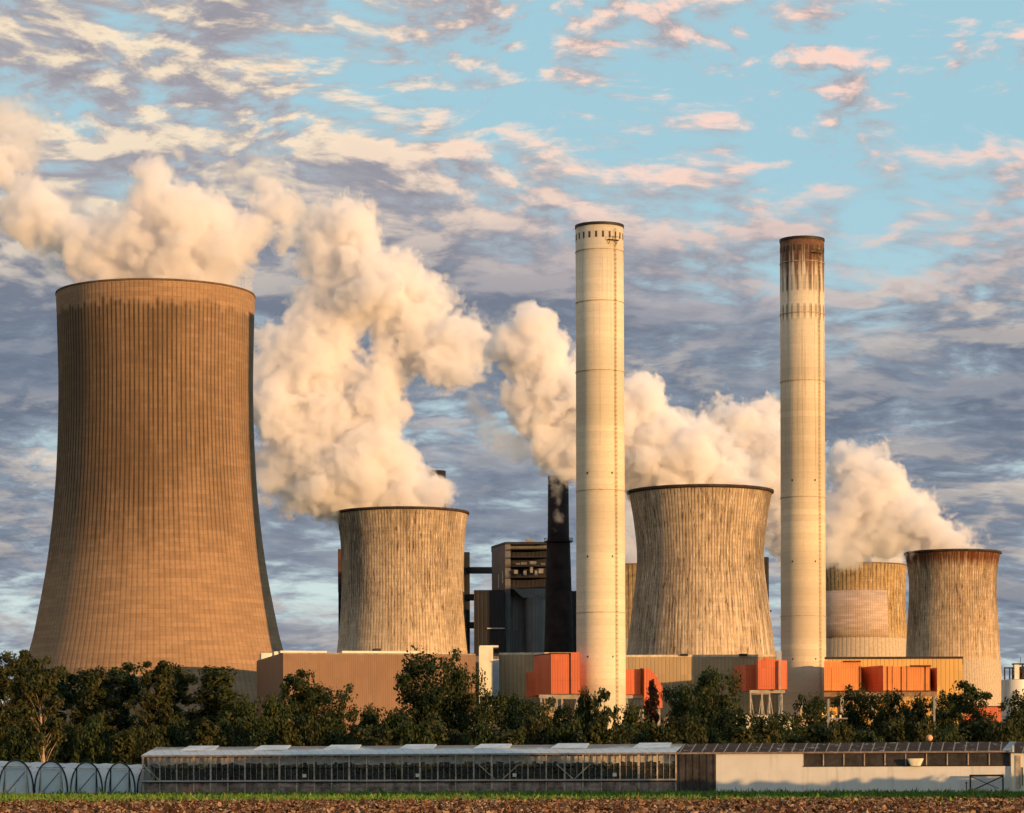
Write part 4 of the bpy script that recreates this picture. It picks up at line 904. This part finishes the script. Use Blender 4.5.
TREES = [
 ('tall2', 2, 662, 26, 318, 'dark tree cut by the left edge above the leftmost polytunnel'),
 ('tall1', 22, 651, 24, 330, 'airy tall tree at far left, its top overlapping the foot of the tallest tower'),
 ('pale', 43, 657, 22, 274, 'pale-trunked tall tree behind the second polytunnel'),
 ('tall3', 72, 668, 26, 340, 'dark dense tree between the pale-trunked tree and the tallest tower centre'),
 ('tall2', 99, 669, 26, 322, 'tree rising behind the fourth polytunnel from the left'),
 ('tall3', 122, 664, 26, 332, 'bushy-topped tree just left of the glasshouse end'),
 ('tall1', 152, 662, 22, 318, 'slim-topped tree above the left corner of the glasshouse'),
 ('tall2', 176, 667, 25, 326, 'tree with reaching twigs right of the glasshouse left corner'),
 ('cone', 217, 668, 30, 320, 'pyramid-shaped tree standing before the shaded foot of the tallest tower'),
 ('small', 246, 698, 22, 314, 'lower round tree tucked right of the pyramid-shaped tree'),
 ('small', 268, 697, 24, 335, 'tree in front of the shaded end wall of the brown hall'),
 ('tall3', 297, 671, 21, 340, 'narrow tree at the left corner of the brown hall, its top standing clear'),
 ('broad1', 330, 686, 30, 345, 'round tree in front of the left half of the brown hall'),
 ('small', 366, 707, 24, 330, 'low dark tree before the middle of the brown hall'),
 ('small', 398, 712, 22, 326, 'low tree at the left foot of the big round tree'),
 ('broad1', 433, 652, 36, 350, 'biggest round tree, in front of the right half of the brown hall'),
 ('broad2', 463, 668, 24, 352, 'shoulder tree leaning out right of the biggest round tree'),
 ('broad2', 497, 692, 26, 345, 'dark tree at the foot of the slim cream stair tower'),
 ('broad1', 533, 699, 28, 350, 'spreading tree below the left red duct house'),
 ('broad2', 566, 706, 22, 340, 'low tree at the left foot of the clean pale chimney'),
 ('small', 588, 690, 15, 338, 'upright tree overlapping the left edge of the clean pale chimney base'),
 ('sparse', 604, 689, 13, 336, 'sparse tree standing against the clean pale chimney base'),
 ('small', 628, 705, 20, 345, 'low tree right of the clean pale chimney base'),
 ('russet', 652, 681, 10, 350, 'small reddish tree against the chamfered orange duct house'),
 ('broad2', 681, 686, 24, 352, 'left companion of the large pale-limbed tree under the streaky tower'),
 ('broad2', 714, 670, 30, 345, 'large tree with a pale limb below the streaky cooling tower'),
 ('small', 742, 710, 22, 325, 'low tree below the legs of the right-centre orange duct house'),
 ('broad2', 775, 714, 26, 318, 'low tree in front of the low white sheds'),
 ('broad1', 812, 696, 22, 335, 'round tree covering the right side of the sooty-topped chimney base'),
 ('broad1', 853, 688, 25, 350, 'tree below the left end of the zigzag ducts'),
 ('broad2', 887, 692, 25, 345, 'spreading tree below the middle of the zigzag ducts'),
 ('small', 916, 697, 20, 350, 'tree beside the plain pole under the zigzag ducts'),
 ('broad1', 945, 693, 20, 348, 'tree just right of the plain pole, before the ochre hall'),
 ('tall3', 972, 682, 21, 338, 'dark upright tree in front of the rightmost cooling tower skirt'),
 ('small', 992, 722, 16, 330, 'low tree in front of the low red shed'),
 ('broad1', 1018, 693, 22, 330, 'tree cut by the right edge in front of the white silo'),
]
for i, (k, px, py, hw, Y, lab) in enumerate(TREES): plant('tree', k, px, py, hw, Y, lab, 'tree', 'trees behind the glasshouse', (i*2.1) % 6.28)
# hedge of shrubs just behind the glasshouse
SH = []
px = -6; i = 0; rq = random.Random(5)
while px < 1030:
    SH.append((px, 716+rq.random()*16, 17+rq.random()*7, 283+rq.random()*16)); px += 21+rq.random()*9
marks = ['leftmost polytunnel', 'second polytunnel from the left', 'middle polytunnel', 'fourth polytunnel', 'glasshouse left corner']
for i, (px, py, hw, Y) in enumerate(SH):
    plant('shrub', ('shrub1','shrub2','shrub3')[i % 3], px, py, hw, Y, 'green shrub in the continuous hedge behind the polytunnels and glasshouse', 'shrub', 'hedge shrubs behind the glasshouse', i*1.7)
# far belt of woodland along the horizon
n = 30000; x = (rs.rand(n)-.5)*2400; y = 2300+rs.rand(n)*60; hh = 14+6*np.sin(x*.013)+4*np.sin(x*.05+1)+3*np.sin(x*.21); z = hh*rs.rand(n)**.7
c = np.stack([x, y, z], 1); aa = rs.randn(n, 3)*2.0; bb = rs.randn(n, 3)*2.0
tag(quads_mesh('far_woods', np.stack([c-aa, c-bb, c+aa, c+bb], 1), LG), 'far belt of woodland on the horizon behind the power station', 'woodland', kind='stuff')
# windbreak of trees beyond the right of the frame: it shades the tunnels, the verge and the foot of the white wall
n = 26000; u = rs.rand(n)
kx = np.array([40, 46, 52, 54, 56, 66, 76, 90]); ky = np.array([168, 184, 202, 210, 217, 218, 219, 222]); kh = np.array([11.6, 11.2, 9.2, 4.6, 2.9, 2.6, 3.3, 4.3])
x = 40+50*u; y = np.interp(x, kx, ky)+rs.rand(n)*4; hh = np.interp(x, kx, kh)+.22*np.sin(x*.9)+.15*np.sin(x*2.3); z = hh*rs.rand(n)**.8
c = np.stack([x, y, z], 1); aa = rs.randn(n, 3)*.42; bb = rs.randn(n, 3)*.42
tag(quads_mesh('windbreak_hedge', np.stack([c-aa, c-bb, c+aa, c+bb], 1), LG), 'field windbreak to the right of the white walled shed', 'hedge', kind='stuff')
# ------------------------------------------------------------------ steam
def steam_mat(name, dens, sharp, nscale, cut, color=(1.0, .992, 1.0), an=.1):
    m, g_, out_ = newmat(name); nodes = m.node_tree
    vi = g_.n('ShaderNodeVolumeInfo').outputs['Density']
    co = g_.obj()
    wv = g_.n('ShaderNodeTexNoise'); g_.put(wv.inputs['Vector'], co); wv.inputs['Scale'].default_value = nscale*1.6; wv.inputs['Detail'].default_value = 1
    wc = g_.vm('ADD', co, g_.vm('MULTIPLY', g_.vm('SUBTRACT', wv.outputs['Color'], (.5, .5, .5)), (.75/nscale,)*3))
    def puff(sc):
        q = g_.n('ShaderNodeTexVoronoi'); g_.put(q.inputs['Vector'], wc); q.inputs['Scale'].default_value = sc; return q.outputs['Distance']
    fb = g_.noise(co, nscale*5.0, 2, .62)
    lf = g_.noise(co, nscale*.55, 0, .5)
    thr = g_.m('ADD', g_.m('ADD', g_.m('MULTIPLY', puff(nscale), .42), g_.m('MULTIPLY', puff(nscale*2.7), .30)), g_.m('ADD', g_.m('MULTIPLY', fb, .46), g_.m('MULTIPLY', lf, .45)))
    k = g_.m('SUBTRACT', vi, g_.m('MULTIPLY', g_.m('SUBTRACT', thr, cut), 1.5))
    k = g_.m('MULTIPLY', g_.m('MULTIPLY', g_.m('MULTIPLY', k, sharp, clamp=True), dens), g_.st(vi, .015, .16))
    v = g_.n('ShaderNodeVolumePrincipled'); v.inputs['Color'].default_value = (*color, 1); v.inputs['Anisotropy'].default_value = an
    v.inputs['Density Attribute'].default_value = ''
    g_.put(v.inputs['Density'], k); g_.L.new(v.outputs[0], out_.inputs['Volume']); return m
def fog_group(name, voxel, band, mat):
    ng = bpy.data.node_groups.new(name, 'GeometryNodeTree')
    ng.interface.new_socket('Geometry', in_out='INPUT', socket_type='NodeSocketGeometry'); ng.interface.new_socket('Geometry', in_out='OUTPUT', socket_type='NodeSocketGeometry')
    i = ng.nodes.new('NodeGroupInput'); o = ng.nodes.new('NodeGroupOutput'); v = ng.nodes.new('GeometryNodeMeshToVolume'); sm = ng.nodes.new('GeometryNodeSetMaterial')
    try: v.resolution_mode = 'VOXEL_SIZE'
    except Exception: v.inputs['Resolution Mode'].default_value = 'Size'
    v.inputs['Voxel Size'].default_value = voxel; v.inputs['Interior Band Width'].default_value = band; v.inputs['Density'].default_value = 1.0
    sm.inputs['Material'].default_value = mat
    ng.links.new(i.outputs[0], v.inputs[0]); ng.links.new(v.outputs[0], sm.inputs[0]); ng.links.new(sm.outputs[0], o.inputs[0]); return ng
def ico(sub):
    import bmesh
    bm = bmesh.new(); bmesh.ops.create_icosphere(bm, subdivisions=sub, radius=1)
    v = np.array([x.co[:] for x in bm.verts]); f = np.array([[q.index for q in x.verts] for x in bm.faces]); bm.free(); return v, f
IV, IF = ico(3)
core_mat, g_, out_ = newmat('steam_core'); principled(g_, out_, (.82, .80, .80), 1.0, spec=0)
def spheres(name, items, mat, parent, vox, shrink=0.0):
    V, Fc = [], []; k = 0
    for c, r_ in items:
        q = r_*(1-shrink)-(shrink*4)
        if q <= 2: continue
        V.append(IV*q+np.array(c)); Fc.append(IF+k); k += len(IV)
    V = np.concatenate(V); Fc = np.concatenate(Fc)
    me = bpy.data.meshes.new(name); me.from_pydata(V.tolist(), [], Fc.tolist()); me.update()
    o = link(name, me, mat, parent); md = o.modifiers.new('remesh', 'REMESH'); md.mode = 'VOXEL'; md.voxel_size = vox; md.use_smooth_shade = True
    return o
def plume(label, Y, pts, dens=.28, cut=.62, sharp=5.5, band=24, nscale=.045, core=True, vox=3.0, seed=1, spread=.45, children=5, base=None):
    """pts: (px, py, radius px, depth px); every blob buds smaller ones so that the outline billows"""
    s = Y/F; rr = random.Random(seed); items = []
    for q in pts:
        px, py, r_ = q[:3]; dd = q[3] if len(q) > 3 else rr.uniform(-.3, .3)*r_
        c = at(px, py, Y+dd*s); items.append((c, r_*s))
        for k in range(children):
            v = Vector((rr.gauss(0, 1), rr.gauss(0, 1)*.9, rr.gauss(0, 1))).normalized(); r2 = r_*s*rr.uniform(.28, .5)
            items.append((c+v*(r_*s*.82), r2))
    b0 = base or items[0][0]
    root = empty('steam_plume', b0, label, 'steam', 'steam plumes over the cooling towers')
    if core:
        big = [(c-b0, r_) for c, r_ in items if r_*.42-2.3 > 5*s]; left = list(range(len(big)))
        while left:                                       # one core for each run of overlapping billows
            grp = [left.pop()]; k = 0
            while k < len(grp):
                c, r_ = big[grp[k]]; k += 1
                for j in [j for j in left if (big[j][0]-c).length < .8*((r_+big[j][1])*.42-4.6)]: left.remove(j); grp.append(j)
            if len(grp) > 1 or big[grp[0]][1] > 26*s: spheres('dense_core', [big[j] for j in grp], core_mat, root, vox*1.3, .58)
    else: root['kind'] = 'stuff'                          # thin wisps and scraps nobody could count
    m = steam_mat('steam_vapour', dens, sharp, nscale, cut)
    o = spheres('vapour', [(c-b0, r_*1.18+6) for c, r_ in items], m, root, vox)
    md = o.modifiers.new('fog', 'NODES'); md.node_group = fog_group('fog', vox, band, m)
    return root
plume('broad steam plume rising from the tallest cooling tower and trailing to the left edge', 1150,
  [(175,272,40),(140,268,34),(210,262,34),(180,235,40),(150,215,34),(158,188,26),(165,172,14),(150,180,14),(195,215,30),(125,248,26),(105,265,22),(215,235,26),(235,250,18),(240,215,16),(255,205,18),(272,214,22),(282,235,16),(262,222,16),
   (78,250,18),(60,236,16),(48,225,18),(30,215,22),(14,196,22),(2,178,24),(-15,160,24),(88,262,14)], seed=3)
plume('thin pinkish steam wisps above the tallest cooling tower and in the upper left corner', 1165,
  [(240,172,14),(255,166,16),(270,178,12),(248,160,10),(8,150,30),(22,130,24),(-5,124,30),(30,160,14),(35,255,12),(50,270,12),(70,205,10),(62,215,12)], dens=.10, cut=.60, sharp=3.0, core=False, seed=8)
plume('huge golden steam plume drifting left from the squat weathered tower', 1500,
  [(400,505,34),(372,500,32),(430,502,20),(345,495,30),(318,488,28),(350,465,42),(385,470,30),(318,450,38),(290,430,36),(335,420,38),(275,400,32),(300,375,36),(275,365,28),(330,360,30),(298,335,26),(268,340,22),(365,400,30),(385,425,22),
   (345,200,12),(335,222,26),(318,240,22),(355,235,28),(325,262,28),(360,265,32),(395,262,22),(345,295,30),(385,295,34),(415,300,28),(375,325,22),(425,318,34),(455,320,28),(470,335,22),(440,345,28),(405,345,24),(380,372,20),(455,370,22),(475,355,14),(270,480,16),(292,498,14),(262,455,16)], seed=5, vox=3.8)
plume('bright cumulus-like steam plume from the streaky tower, crossing behind the left chimney', 1250,
  [(735,480,22),(705,478,32),(672,472,32),(650,458,30),(690,452,30),(660,428,28),(640,410,24),(705,435,24),(725,460,22),(628,440,30),(600,430,34),(610,400,28),(640,385,16),(575,405,36),(545,390,36),(530,360,30),(520,340,20),(535,330,18),(548,345,20),(515,375,22),(505,392,16),(545,425,28),(575,445,26),(560,460,18),(530,408,26),(640,490,18)], seed=11, sharp=11, dens=.42)
plume('small drifting orange scraps of steam left of the left chimney', 1255,
  [(480,408,8),(492,432,8),(485,440,9),(500,445,10),(515,447,11),(532,455,12),(548,470,12),(558,495,9),(562,515,7),(470,400,7)], dens=.10, cut=.50, sharp=4.0, core=False, seed=14, children=4, band=14)
plume('pinkish steam plume rising behind the right chimney', 1900,
  [(858,562,34),(835,552,28),(880,556,24),(812,540,28),(795,520,28),(780,495,30),(765,468,32),(750,440,30),(735,420,22),(755,415,20),(768,440,24),(720,415,16),(790,545,18),(805,505,24)], seed=17, vox=4.5)
plume('low steam plume drifting left from the rightmost cooling tower', 1600,
  [(960,546,20),(940,538,24),(925,522,24),(905,512,28),(918,498,18),(890,530,26),(875,495,34),(858,470,28),(872,458,18),(845,462,20),(848,500,28),(835,525,26),(865,535,26),(840,545,18),(972,546,12)], seed=21, vox=3.8)
plume('faint steam between the left chimney and the streaky tower', 1900,
  [(643,560,26),(628,545,20),(620,520,18),(632,500,18),(640,530,20)], seed=25, vox=4.5, dens=.06, core=False)
